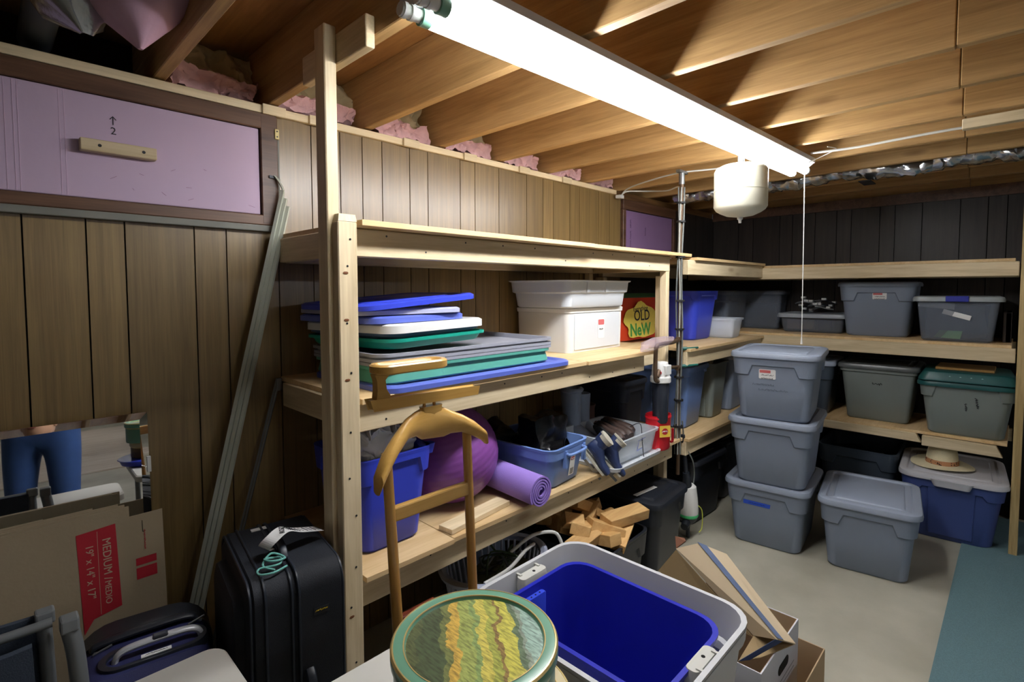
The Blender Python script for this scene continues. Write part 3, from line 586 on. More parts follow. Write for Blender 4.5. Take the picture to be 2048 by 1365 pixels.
# --- black totes under the corner shelf
tote('storage_tote', 'black lidded tote on the floor left of the stack of three', (3.40, 1.745, 0), -2, .46, .58, .43, .03, BLACKP, BLACKP)
tote('storage_tote', 'black lidded tote deeper in the corner under the shelf', (3.95, 1.77, 0), 0, .46, .56, .43, .03, BLACKP, BLACKP)
# --- black tote and block bin under the lowest shelf
kt = tote('storage_tote', 'black lidded tote with blank white strip beside the wooden blocks', (2.632, 1.63, 0), 5, .40, .56, .40, .03, BLACKP, BLACKP, rc=.05)
sa, sb = at(1270, 992, 2, .4125), at(1311, 974, 2, .4125); sd = (sb-sa).normalized(); sn = Vector((-sd.y, sd.x, 0))*.013
part('white_strip', MB().add([sa-sn, sb-sn, sb+sn, sa+sn]+[p+Vector((0, 0, .0012)) for p in (sa-sn, sb-sn, sb+sn, sa+sn)], [(3, 2, 1, 0), (4, 5, 6, 7), (0, 1, 5, 4), (1, 2, 6, 5), (2, 3, 7, 6), (3, 0, 4, 7)]), WHITE, kt, world=True)
kb = tote('storage_bin', 'black open bin heaped with wooden building blocks', (2.115, 1.575, 0), 3, .44, .52, .33, .025, BLACKP, lid=False)
blk = [  # centre, size, rotations
 ((2.235, 1.395, .405), (.26, .085, .05), (8, 0, -14), 'long'), ((2.02, 1.50, .36), (.16, .07, .045), (10, 14, 30), ''), ((2.10, 1.42, .355), (.15, .075, .04), (-12, 20, -40), ''),
 ((1.98, 1.60, .355), (.12, .06, .06), (25, 10, 70), ''), ((2.13, 1.53, .385), (.11, .05, .05), (0, -24, 15), ''), ((2.20, 1.55, .37), (.14, .05, .03), (30, 12, 60), ''),
 ((2.05, 1.40, .33), (.14, .06, .045), (5, 12, 85), ''), ((1.95, 1.44, .335), (.15, .065, .04), (10, -12, -5), ''), ((2.24, 1.64, .35), (.13, .06, .05), (0, 18, 110), ''),
 ((2.16, 1.36, .315), (.18, .05, .035), (14, -8, 20), ''), ((2.02, 1.70, .35), (.14, .07, .045), (-10, 10, 10), ''), ((2.12, 1.68, .375), (.10, .05, .05), (20, 30, 45), ''),
 ((1.97, 1.52, .40), (.09, .045, .045), (40, 15, -30), ''), ((2.08, 1.56, .435), (.12, .05, .04), (-15, 28, 0), '')]
where = ['longest flat pale block bridging onto the black tote lid', 'pale block slanting near the middle of the heap', 'pale block tipped at the front of the heap', 'square-ended block at the left rear of the heap', 'short block leaning on the heap centre', 'thin slat tilted at the right of the heap', 'block pointing to the camera at the front left', 'flat block at the left edge of the heap', 'block at the right rear of the heap', 'narrow slat low at the front right', 'block lying at the back of the heap', 'small block tilted near the back', 'small block balanced at the left of the heap', 'topmost small block of the heap']
for (c_, s_, r_, _), w_ in zip(blk, where):
    M = Matrix.Rotation(R(r_[2]), 4, 'Z') @ Matrix.Rotation(R(r_[1]), 4, 'Y') @ Matrix.Rotation(R(r_[0]), 4, 'X')
    if _ != 'long': s_ = (s_[0]*1.15, s_[1]*1.35, s_[2]*1.2); c_ = (c_[0], c_[1], c_[2]+.025)
    o = part('wooden_block', MB().cbox((0, 0, 0), *s_, M=M), BLOCKW, None, bevel=.003); o.location = c_; tag(o, w_, 'block', 'wooden building blocks in the black bin')
# round arch block
o = single('wooden_block', MB().tube([(2.19, 1.48, .385), (2.24, 1.47, .39)], .035, 20), BLOCKW, 'round disc block near the long flat block', 'block', smooth=True, group='wooden building blocks in the black bin')
# --- corner shelf, middle level (top 1.19)
tote('storage_bin', 'tall cobalt blue bin on the corner shelf just right of the pipe', (3.79, 1.93, 1.1905), 0, .33, .26, .36, .035, BLUE, lid=False, rc=.045, adepth=(.03, .06)) if False else tote('storage_bin', 'tall cobalt blue bin on the corner shelf just right of the pipe', (3.60, 1.72, 1.1905), 0, .36, .27, .345, .035, BLUE, lid=False, rc=.045, adepth=(.03, .06))
tote('clear_box', 'low clear box on the corner shelf beside the tall blue bin', (3.86, 1.62, 1.1905), 4, .22, .30, .145, .02, CLEAR, lid=False, rc=.025, apron=False)
def filler(nm, label, x0, x1, y0, y1, z0, z1, m, seed, amp=.02):
    return single(nm, crumple(slab(x0, x1, y0, y1, z0, z1, 10, 10, 5), amp, 12, seed), m, label, 'clothing', smooth=True)
tote('clear_tote', 'large smoky clear tote of dark cloth on the corner shelf', (4.27, 1.815, 1.2145), 4, .50, .38, .31, .03, CLEARD, CLEARD, rc=.03, apron=False, hollow=True)
filler('folded_cloth', 'dark violet cloth inside the large smoky clear tote', 4.10, 4.44, 1.69, 1.93, 1.245, 1.44, mat('violet_cloth', (60, 52, 84), .9, .3, 30), 3)
tote('clear_tote', 'dim clear tote in the shelf corner behind the low lidded box', (4.68, 1.585, 1.2145), 2, .22, .36, .31, .025, CLEARD, CLEARD, rc=.03, apron=False, hollow=True)
filler('folded_cloth', 'dark grey cloth inside the dim corner tote', 4.61, 4.75, 1.45, 1.71, 1.24, 1.42, mat('grey_cloth', (54, 60, 66), .9, .3, 30), 5)
# --- back shelf middle level (1.214)
cb = tote('clear_box', 'low clear lidded box under the roller chain on the back shelf', (4.60, 1.15, 1.2145), 3, .36, .44, .135, .02, CLEARD, mat('clear_lid_grey', (150, 158, 166), .35), rc=.03, apron=False, hollow=True)
for i, (y, c_) in enumerate(((1.28, (176, 132, 120)), (1.18, (150, 136, 96)), (1.06, (52, 60, 96)))): single('paper_packet', MB().box(4.47, 4.50, y-.05, y+.045, 1.235, 1.31), mat('packet%d' % i, c_, .8), ('reddish packet inside the low lidded box', 'tan packet inside the low lidded box', 'dark blue packet inside the low lidded box')[i], 'packet', bevel=.004)
t = thing('toy_train_track', 'tangle of black and grey track pieces on the low lidded box', 'toy', (4.60, 1.13, 1.37))
for i in range(7):
    a0 = random.uniform(0, 3); cx_, cy_, cz_ = 4.60+random.uniform(-.06, .06), 1.13+random.uniform(-.07, .07), 1.385+.012*i
    arc = [(cx_+.11*math.cos(a0+.28*k), cy_+.11*math.sin(a0+.28*k), cz_+.015*math.sin(k*.7)) for k in range(8)]
    part('track_piece', MB().tube(arc, .018, 6, flat=.25), BLACKP if i % 2 else mat_get('track_grey', (120, 124, 128)), t, world=True)
    part('track_tie', MB().cbox(Vector(arc[3])+Vector((0, 0, .012)), .03, .03, .014), mat_get('tie_white', (200, 204, 204)), t, world=True)
    part('track_tie', MB().cbox(Vector(arc[6])+Vector((0, 0, .012)), .03, .025, .014), mat_get('tie_white', (200, 204, 204)), t, world=True)
gt = tote('storage_tote', 'dark grey tote with small label on the back shelf middle', (4.58, .735, 1.2145), 3, .44, .43, .372, .035, GREYT, GREYL if False else GREYT)
sticker(gt, facemat(.44, .43, .372, .035, .285, u=.02), .082, .05, seed=15)
ct = tote('clear_tote', 'clear tote of papers with blue latch on the back shelf', (4.45, .295, 1.2145), 3, .40, .40, .275, .028, CLEARD, mat('clear_lid_pale', (150, 158, 160), .4), rc=.025, apron=False, hollow=True)
part('blue_latch', MB().box(-.232, -.212, -.055, .055, .252, .288), mat('latch_blue', (40, 50, 150), .4), ct, bevel=.004)
filler('crumpled_paper', 'grey blue papers and bags inside the clear latched tote', 4.30, 4.60, .15, .44, 1.235, 1.44, mat('murky_contents', (84, 98, 116), .85, .5, 14), 9, .015)['category'] = 'paper'
Fp = lambda y, z: frame((4.262, y, z), (0, -1, 0), (-.08, 0, 1))
single('paper_slip', MB().box(-.09, .09, -.02, .02, 0, .002, Fp(.385, 1.445) @ Matrix.Rotation(R(-6), 4, 'Z')), WHITE, 'long white slip near the top of the clear latched tote', 'paper')
single('paper_slip', MB().box(-.07, .07, -.015, .015, 0, .002, Fp(.285, 1.385) @ Matrix.Rotation(R(-17), 4, 'Z')), WHITE, 'tilted white slip in the middle of the clear latched tote', 'paper')
single('green_note', MB().add([(-.08, -.025, 0), (.05, -.03, 0), (.06, .02, 0), (-.05, .022, 0), (-.08, -.025, .002), (.05, -.03, .002), (.06, .02, .002), (-.05, .022, .002)], [(3, 2, 1, 0), (4, 5, 6, 7), (0, 1, 5, 4), (1, 2, 6, 5), (2, 3, 7, 6), (3, 0, 4, 7)], frame((4.278, .315, 1.262), (0, -1, 0), (-.08, 0, 1))), mat('pale_green_paper', (140, 190, 136), .8), 'pale green note at the foot of the clear latched tote', 'paper')
single('dark_carton', MB().box(4.42, 4.78, .035, .065, 1.2145, 1.40).box(4.42, 4.78, .035, .075, 1.2145, 1.40), mat('dim_brown_box', (78, 68, 62), .8), 'dim brown carton squeezed beside the right end post', 'box', bevel=.004)
# --- back shelf lowest level (.630)
t3 = tote('storage_tote', 'sage grey tote with dusty lid on the lowest back shelf', (4.51, .70, .6305), 2, .44, .43, .385, .04, SAGE, mat('dusty_glossy_lid', (84, 88, 88), .3, .35, 26), rc=.03, adepth=(.045, .045))
scribble('marker_word', facemat(.44, .43, .385, .04, .26, u=.0), .055, .02, INK, t3, r=.0018, seed=22)
t4 = tote('storage_tote', 'sage grey tote with teal lid at the right end of the back shelf', (4.41, .232, .6305), 3, .44, .44, .33, .04, SAGE, TEALL, rc=.05, adepth=(.02, .09))
scribble('marker_word', facemat(.44, .44, .33, .04, .22, u=.05) @ Matrix.Rotation(R(-82), 4, 'Z'), .065, .016, INK, t4, r=.0016, seed=25)
scribble('marker_word', facemat(.44, .44, .33, .04, .19, u=.0) @ Matrix.Rotation(R(-88), 4, 'Z'), .045, .015, INK, t4, r=.0016, seed=26)
part('upper_lid', MB().loft([rr(.50, .47, .05, .343, 5, 6), rr(.50, .47, .05, .352, 5, 6), rr(.45, .42, .04, .395, 5, 6), rr(.42, .39, .04, .40, 5, 6)]), TEALL, t4, smooth=True)
for k in range(4): part('lid_vent', MB().lathe([(.005, 0), (.005, .002)], 8, frame((-.236, .08-.05*k, .372), (0, -1, 0), (.5, 0, 1))), mat_get('vent_pale', (150, 190, 190)), t4)
single('cork_board', MB().box(4.28, 4.56, .10, .38, 1.0325, 1.048), mat('cork', (150, 116, 66), .9, .3, 60), 'small cork board lying on the teal lid', 'board', bevel=.003)
# --- corner shelf, lowest level (.642)
b5 = tote('storage_tote', 'blue lidded tote on the low corner shelf right of the pipe', (3.27, 1.735, .6425), 4, .34, .46, .40, .035, LBLUE, LBLUE, rc=.035, adepth=(.03, .05), ribs=1)
t6 = tote('storage_tote', 'slim grey bin with cream roll on top beside the blue lidded tote', (3.64, 1.72, .6425), 3, .27, .44, .39, .03, SAGE, lid=False, rc=.03, apron=False, ribs=1)
single('cream_roll', MB().tube([(3.62, 1.56, 1.045), (3.66, 1.88, 1.045)], .028, 16), STRAW, 'cream roll lying across the slim grey bin', 'roll', smooth=True)
tote('storage_tote', 'grey bin with whitish lid in the low shelf corner behind the stack', (3.99, 1.73, .6425), 3, .32, .46, .41, .03, GREYT, WHITEL, rc=.035, apron=False)
# ================================================================ NEAREST SHELF, TOP STACK OF LIDS AND TRAYS
Z0 = 1.211
def tray(label, cx, cy, z, W, D, h, m, t_=.012, rz=0, up=True, tilt=0, lip=.012, panel=True):
    t = thing('bin_lid', label, 'lid', (cx, cy, z), rz, 'lids and trays stacked on the middle shelf'); t.rotation_euler[1] = R(tilt)
    g = lambda off, zz: rr(W+2*off, D+2*off, .06, zz, 6, 4)
    if up:   # nested tray: opening up
        rg = [g(-t_-.006, 0), g(-t_, .006), g(-lip, h-.012), g(0, h-.011), g(0, h), g(-lip, h), g(-lip-.003, h-.008), g(-t_-.006, .008)]
    else:    # lid lying flat, skirt down
        rg = [g(-.004, 0), g(0, 0), g(0, h-.006), g(-.008, h), g(-.03, h), g(-.038, h-.006), g(-.07, h-.006), g(-.076, h)]
    part('lid_body', MB().loft(rg), m, t, smooth=True)
    return t
TEAL = mat('sea_green_plastic', (84, 158, 140), .4, .05); GREEN = mat('emerald_plastic', (16, 142, 122), .4, .05); TRG = mat('grey_tray_plastic', (150, 152, 162), .42, .04); PERI = mat('periwinkle_plastic', (88, 104, 190), .38, .05)
tray('big blue lid at the very bottom of the lid stack', 1.385, 1.715, Z0, .97, .55, .022, PERI, up=False)
tray('sea green deep tray just above the bottom blue lid', 1.34, 1.735, Z0+.023, .88, .51, .058, TEAL, .004)
tray('lowest of the three grey trays in the lid stack', 1.345, 1.74, Z0+.072, .90, .52, .022, TRG)
tray('middle one of the three grey trays in the lid stack', 1.345, 1.74, Z0+.085, .90, .52, .022, TRG)
tray('upper one of the three grey trays in the lid stack', 1.345, 1.74, Z0+.098, .905, .52, .028, TRG)
tray('emerald green lid in the middle of the lid stack', 1.172, 1.775, Z0+.135, .56, .48, .036, GREEN, .02, rz=12)
tray('blue slate lid between the green and the white one', 1.165, 1.78, Z0+.170, .53, .46, .022, mat('steel_blue_plastic', (70, 96, 130), .4), rz=12)
tray('thick off-white lid in the upper half of the stack', 1.165, 1.775, Z0+.190, .55, .48, .032, WHITEP, up=False, rz=12)
tray('flat blue lid lying on the off-white lid', 1.10, 1.78, Z0+.224, .48, .46, .024, PERI, up=False, rz=9)
tray('pale grey lid under the topmost tilted lid', 1.09, 1.78, Z0+.252, .48, .45, .020, mat('pale_lilac_plastic', (170, 174, 200), .4), up=False)
tray('topmost royal blue lid tilted on the lid stack', 1.12, 1.76, Z0+.286, .55, .44, .022, BLUE, tilt=-4, up=False, rz=5)
# white drawer box with clear tote on top
t = thing('drawer_box', 'white box with a frosted front on the middle shelf', 'storage box', (2.395, 1.86, Z0+.001))
dx0, dx1, dy0, dy1 = 2.145, 2.665, 1.688, 2.03
Zt = Z0+.24
part('shell', MB().loft([rr(.515, .37, .03, Z0+.001, 5, 2, 2.40, 1.873), rr(.525, .375, .03, Zt-.03, 5, 2, 2.40, 1.873), rr(.525, .375, .03, Zt-.028, 5, 2, 2.40, 1.873)]), WHITEP, t, world=True, smooth=True)
part('lid', MB().loft([rr(.535, .385, .032, Zt-.027, 5, 2, 2.40, 1.873), rr(.54, .39, .034, Zt-.006, 5, 2, 2.40, 1.873), rr(.52, .37, .03, Zt, 5, 2, 2.40, 1.873)]), WHITEP, t, world=True, smooth=True)
fr = part('drawer_front', MB().box(2.19, 2.615, 1.681, 1.6875, Z0+.015, Zt-.032), FROST, t, world=True, bevel=.003)
dfront = frame((2.43, 1.6805, Z0+.12), (1, 0, 0), (0, 0, 1))
lb = part('label_sticker', MB().loft([rr(.062, .11, .008, 0, 3, 1), rr(.062, .11, .008, .0009, 3, 1)], M=dfront), WHITE, t, world=True)
part('red_band', MB().loft([rr(.056, .03, .006, .0010, 3, 1, 0, .035), rr(.056, .03, .006, .0014, 3, 1, 0, .035)], M=dfront), mat_get('faded_red', (196, 96, 96)), lb, world=False).matrix_local = Matrix.Translation(-t.location)
scribble('handwriting', dfront @ Matrix.Translation((0, -.005, .001)), .035, .012, INK, t, seed=31, world=True)
t = thing('clear_tote', 'frosted white tote with stepped sides on the white drawer box', 'storage bin', (2.36, 1.84, Zt+.001))
g = lambda w_, d_, z: rr(w_, d_, .045, z, 5, 6)
part('bin_body', MB().loft([g(.53, .36, 0), g(.545, .375, .008), g(.56, .39, .075), g(.59, .41, .082), g(.60, .42, .136), g(.62, .435, .139), g(.625, .44, .145), g(.60, .415, .145), g(.585, .405, .09), g(.55, .38, .075), g(.53, .36, .012)]), FROST, t, smooth=True)
for x in (-.12, .05): part('grip_rib', MB().box(x-.012, x+.012, -.214, -.204, .08, .136), FROST, t, bevel=.004)
# reusable bag
t = thing('shopping_bag', 'red and yellow shopping bag reading OLD is NEW behind the post', 'bag', (3.06, 1.93, Z0))
BR = mat('bag_red', (206, 62, 24), .6, .08); 
bg = MB().loft([rr(.54, .14, .02, Z0, 3, 6, 3.135, 1.92), rr(.55, .15, .02, Z0+.12, 3, 6, 3.135, 1.92), rr(.54, .10, .02, Z0+.285, 3, 6, 3.135, 1.92)])
part('bag_body', crumple(bg, .004, 9, 4), BR, t, world=True, smooth=True)
part('green_top', MB().loft([rr(.54, .105, .02, Z0+.28, 3, 6, 3.135, 1.92), rr(.545, .112, .02, Z0+.287, 3, 6, 3.135, 1.92), rr(.54, .09, .02, Z0+.31, 3, 6, 3.135, 1.92)]), mat('bag_green', (30, 70, 34), .6), t, world=True, smooth=True)
part('side_gusset', MB().box(2.852, 2.859, 1.86, 1.98, Z0+.01, Z0+.28), mat_get('bag_green', (30, 70, 34)), t, world=True)
Fb = frame((3.135, 1.838, Z0+.125), (1, 0, 0), (0, .05, 1))
blob = []
for i in range(36):
    a = 2*PI*i/36; rr_ = 1+.09*math.sin(5*a)+.06*math.sin(8*a+1); blob.append((.215*rr_*math.cos(a), .118*rr_*math.sin(a), 0))
part('yellow_patch', MB().loft([blob, [(x, y, .0012) for x, y, _ in blob]], M=Fb), mat('bag_yellow', (222, 206, 90), .6, .12, 30), t, world=True)
Ft = Fb @ Matrix.Translation((0, 0, .0014))
text_part('bag_lettering', 'Everything', .044, Ft @ Matrix.Translation((-.01, .082, 0)) @ Matrix.Rotation(R(2), 4, 'Z'), INK, t, world=True)
text_part('bag_lettering', 'OLD', .10, Ft @ Matrix.Translation((.005, .033, 0)), INK, t, world=True, bold=.001)
text_part('bag_lettering', 'is', .028, Ft @ Matrix.Translation((0, -.015, 0)), BR, t, world=True)
text_part('bag_lettering', 'NeW', .115, Ft @ Matrix.Translation((-.02, -.062, 0)), mat('bag_leaf_green', (60, 150, 70), .6), t, world=True, bold=.003)
# ================================================================ BOTTOM SHELF OF THE NEAREST UNIT (top .645)
ZB = .646
bb = tote('storage_bin', 'cobalt blue bin stuffed with plastic bags behind the tall post', (.992, 1.70, ZB), 0, .29, .34, .335, .028, BLUE, lid=False, rc=.04, adepth=(.03, .085))
part('grip_lip', MB().loft([rr(.05, .035, .01, .30, 3, 2, .14, -.14), rr(.06, .04, .01, .335, 3, 2, .145, -.14)]), BLUE, bb, smooth=True)
BAGP = clear('grey_bag_film', (214, 220, 228), .9, .35)
for i, (c_, r_, lb_) in enumerate((((.94, 1.645, 1.0), (.085, .09, .07), 'grey plastic shopping bag bulging at the left of the blue bin'), ((1.05, 1.66, .995), (.075, .09, .06), 'pale plastic shopping bag bulging at the right of the blue bin'))):
    t = thing('plastic_bag', lb_, 'bag', (c_[0], c_[1], c_[2]-.06))
    part('crumpled_film', crumple(MB().ell(c_, *r_, n=36, m=22), .035, 15, i+3), BAGP, t, world=True, smooth=True)
    hp = smooth_path([(c_[0]-.03, c_[1]-.06, c_[2]+.03), (c_[0]-.01, c_[1]-.04, c_[2]+.13), (c_[0]+.03, c_[1]-.03, c_[2]+.12), (c_[0]+.055, c_[1]-.05, c_[2]+.02)], 6)
    part('bag_handle', crumple(MB().tube(hp, .020, 6, flat=.15), .006, 25, i), BAGP, t, world=True, smooth=True)
# ball
BALLM, nt, b, N, L = nodes('purple_ball_vinyl'); b.inputs['Base Color'].default_value = s2l((128, 70, 146)); b.inputs['Roughness'].default_value = .38
t = thing('exercise_ball', 'purple ribbed exercise ball behind the wooden valet', 'ball', (1.385, 1.73, ZB))
rb = .205; pr = []
for k in range(0, 97):
    a = -PI/2+PI*k/96; lat = math.degrees(a); bumpy = .0014 if (abs(lat) < 60 and (k % 4) == 0) else 0
    pr.append((max(.001, (rb+bumpy)*math.cos(a)), (rb+bumpy)*math.sin(a)))
part('ball_skin', MB().lathe([(r, z) for r, z in pr], 56, Matrix.Translation((0, 0, rb)) @ Matrix.Rotation(R(-22), 4, 'Y') @ Matrix.Rotation(R(8), 4, 'X')), BALLM, t, smooth=True)
single('loose_board', MB().box(-.17, .17, -.035, .035, 0, .02, Matrix.Translation((1.345, 1.52, ZB)) @ Matrix.Rotation(R(6), 4, 'Z')), PINE['x'], 'loose pine board lying before the purple ball', 'board', bevel=.002)
# yoga mat roll
t = thing('yoga_mat', 'rolled lilac yoga mat on the bottom shelf', 'mat', (1.60, 1.66, ZB))
MATM = mat('lilac_foam_mat', (150, 122, 204), .75, .05, 30, .3, 300)
sp = []; turns = 4.4; n_ = 110
for i in range(n_+1):
    a = 2*PI*turns*i/n_; r_ = .014+.052*i/n_; sp.append((r_*math.cos(a+1.2), r_*math.sin(a+1.2)))
ou = []; inn = []
for i, (x, z) in enumerate(sp):
    l = math.hypot(x, z); ou.append((x*(1+.0035/l), z*(1+.0035/l))); inn.append((x*(1-.0035/l), z*(1-.0035/l)))
loop = ou+inn[::-1]; y0, y1 = 1.385, 1.98; ca, sa = math.cos(R(3)), math.sin(R(3))
v = [(x+(1.585 if yy == y0 else 1.625), yy, z+ZB+.069) for yy in (y0, y1) for x, z in loop]; m_ = len(loop); f_ = []
for i in range(m_): j = (i+1) % m_; f_.append((i, j, m_+j, m_+i))
for base in (0, m_):
    for i in range(n_):
        q = (base+i, base+i+1, base+m_-2-i, base+m_-1-i); f_.append(q if base else q[::-1])
part('rolled_sheet', MB().add(v, f_), MATM, t, world=True, smooth=True)
# light blue bin with black boots
lb = tote('storage_bin', 'light blue open bin full of black leather boots', (1.862, 1.675, ZB), 6, .315, .42, .188, .028, LBLUE, lid=False, rc=.05, apron=False)
part('stepped_band', MB().loft([rr(.300, .405, .048, .135, 5, 8), rr(.318, .423, .05, .138, 5, 8), rr(.326, .431, .05, .176, 5, 8)], False, False), LBLUE, lb, smooth=True)
F = facemat(.315, .42, .188, .028, .078, '-y', u=.03, off=.001)
st = part('label_sticker', MB().box(-.022, .022, -.046, .05, 0, .001, F), WHITE, lb)
part('red_oval', MB().loft([[(.018*math.cos(2*PI*i/20), .007*math.sin(2*PI*i/20)+.036, z) for i in range(20)] for z in (.0012, .0018)], M=F), REDP, st)
text_part('label_print', 'Rubbermaid', .0066, F @ Matrix.Translation((0, .036, .0022)), WHITE, st)
for k in range(6): part('barcode_bar', MB().box(-.012+.005*k, -.010+.005*k, -.042, -.012, .0012, .0016, F), INK, st)
part('side_handle', MB().tube(smooth_path([(-.045, -.212, .158), (-.04, -.236, .152), (.09, -.236, .152), (.095, -.212, .158)], 4), .007, 8).box(-.06, -.045, -.222, -.205, .09, .17).box(.10, .115, -.222, -.205, .09, .17), LBLUE, lb, smooth=True)
def boot(label, M, m, group=None, shaft=.26, sole=RUBBER, L_=.27, wd=.046, name='boot', cat='boot', low=False):
    """footwear, toe along +x, origin under the heel"""
    t = thing(name, label, cat, M.to_translation(), 0, group)
    Rm = M.to_3x3().to_4x4()
    rings = []
    if low: prof = [(.00, .012, .60, .07), (.03, .012, .9, .085), (.08, .012, .95, .078), (.13, .012, .92, .06), (.18, .012, 1.05, .048), (.225, .012, .98, .042), (.255, .012, .7, .034), (L_, .012, .25, .022)]
    else: prof = [(.00, .03, .55, .10), (.02, .03, .85, .12), (.07, .03, .9, .115), (.12, .022, .85, .085), (.17, .012, .98, .06), (.22, .012, .98, .05), (.25, .012, .72, .04), (L_, .012, .25, .024)]
    for x, z0, wf, h in prof:
        rings.append([(x, wd*wf*math.cos(2*PI*i/20), z0+h*.5*(1+math.sin(2*PI*i/20))) for i in range(20)])
    upper = MB().loft(rings, M=Rm)
    part('upper', upper, m, t, smooth=True)
    if not low:
        rs = []
        for z, a, b_, dx in ((.06, .052, .040, .06), (.11, .050, .038, .05), (.18, .052, .042, .045), (shaft, .062, .050, .04), (shaft, .058, .046, .04), (shaft-.06, .05, .04, .042)):
            rs.append([(dx+a*math.cos(2*PI*i/20), b_*math.sin(2*PI*i/20), z) for i in range(20)])
        sh = MB().loft(rs, True, True, M=Rm); part('shaft', crumple(sh, .004, 16, 1), m, t, smooth=True)
    so = MB().loft([[(x, wd*w2*1.04*s_, z) for x, w2, s_ in [(0.0, .5, 1), (.04, .9, 1), (.1, .85, 1), (.17, 1.0, 1), (.23, .9, 1), (L_+.004, .25, 1), (L_+.004, .25, -1), (.23, .9, -1), (.17, 1, -1), (.1, .85, -1), (.04, .9, -1), (0, .5, -1)]] for z in (0, .014)], M=Rm)
    part('sole', so, sole, t); return t
def TR(x, y, z, rz=0, ry=0, rx=0): return Matrix.Translation((x, y, z)) @ Matrix.Rotation(R(rz), 4, 'Z') @ Matrix.Rotation(R(ry), 4, 'Y') @ Matrix.Rotation(R(rx), 4, 'X')
boot('glossy black boot lying with its shaft to the right in the blue bin', TR(1.76, 1.64, ZB+.12, 30, 0, 78), BLACK, shaft=.20, L_=.22)
boot('black boot flopped over the left end of the blue bin', TR(1.90, 1.80, ZB+.13, 188, -8, 70), BLACK, shaft=.18, L_=.2)
boot('black boot tilted up at the back of the blue bin', TR(1.80, 1.76, ZB+.13, 60, 20, 60), BLACK, shaft=.24)
single('black_handbag', crumple(slab(1.77, 1.98, 1.57, 1.69, ZB+.10, ZB+.30, 14, 6, 8), .022, 10, 4), BLACK, 'shiny black leather bag at the front of the light blue bin', 'bag', smooth=True)
# clear bin on its lid with shoes
t = thing('bin_lid', 'clear lid lying flat under the clear shoe bin', 'lid', (2.375, 1.575, ZB), 1)
part('lid_plate', MB().loft([rr(.47, .37, .04, 0, 5, 2), rr(.48, .38, .045, .018, 5, 2), rr(.46, .36, .04, .018, 5, 2), rr(.45, .35, .04, .010, 5, 2)]), FROST, t, smooth=True)
cbn = tote('clear_bin', 'clear open bin of brown shoes on the bottom shelf', (2.375, 1.585, ZB+.019), 1, .42, .37, .125, .018, CLEAR, lid=False, rc=.035, apron=False)
F = facemat(.42, .37, .125, .018, .065, '-y', u=.03)
part('blue_print', MB().tube([(-.04, .028, .001), (.035, .033, .001)], .0012, 4, M=F).tube([(-.04, -.026, .001), (.015, -.022, .001)], .0012, 4, M=F).tube([(-.03, .02, .001), (-.036, -.02, .001)], .001, 4, M=F), mat('blue_ink', (50, 60, 170), .6), cbn)
part('paper_slip', MB().box(-.028, .02, -.016, .018, 0, .0008, F), WHITE, cbn)
BRN = mat('brown_leather', (66, 50, 44), .5, .25, 20, .3, 90)
for i, (x, y, rz, rx) in enumerate(((2.32, 1.50, 75, 70), (2.38, 1.52, 80, 66), (2.44, 1.52, 78, 74), (2.50, 1.54, 86, 60))):
    boot(('leftmost brown shoe on edge in the clear bin', 'second brown shoe from the left in the clear bin', 'third brown shoe from the left in the clear bin', 'rightmost brown shoe in the clear bin')[i], TR(x, y, ZB+.085, rz, -14, rx), BRN, 'brown shoes in the clear bin', low=True, name='shoe', cat='shoe').scale = (.74, .74, .74)
single('shoe_lace', MB().tube(smooth_path([(2.40, 1.47, ZB+.17), (2.41, 1.415, ZB+.192), (2.415, 1.405, ZB+.10), (2.42, 1.40, ZB+.03), (2.45, 1.41, ZB+.0)], 6), .0022, 6), INK, 'dark lace hanging over the front of the clear bin', 'lace')
# ice skates hanging between the bins
SKB = mat('skate_navy', (44, 58, 96), .45, .1); SKW = mat('skate_cream', (190, 186, 170), .5)
for i, (x, y, z, rz, ry) in enumerate(((2.06, 1.53, ZB+.115, -62, 50), (2.125, 1.49, ZB+.085, -48, 46))):
    t = boot(('navy ice skate against the light blue bin', 'navy ice skate resting before the clear bin')[i], TR(x, y, z, rz, ry, 0), SKB, 'pair of navy ice skates', shaft=.19, name='ice_skate', cat='skate', sole=SKW, L_=.24); t.scale = (.68, .68, .68)
    Rm = TR(0, 0, 0, rz, ry, 0)
    part('blade', MB().box(-.01, .25, -.0015, .0015, -.05, -.03, Rm).box(.03, .06, -.004, .004, -.035, .0, Rm).box(.16, .20, -.004, .004, -.035, .0, Rm), STEEL, t)
    lc = MB()
    for k in range(6):
        z_ = .075+.02*k; x_ = .105-.012*k; lc.tube([(x_, -.022, z_), (x_+.006, 0, z_+.012), (x_, .022, z_+.006)], .003, 5, M=Rm)
    part('laces', lc, SKW, t); part('cream_cuff', MB().loft([[(.045+a*math.cos(2*PI*j/18), b_*math.sin(2*PI*j/18), z_) for j in range(18)] for z_, a, b_ in ((.165, .057, .046), (.20, .062, .051), (.20, .05, .04))], M=Rm), SKW, t, smooth=True)
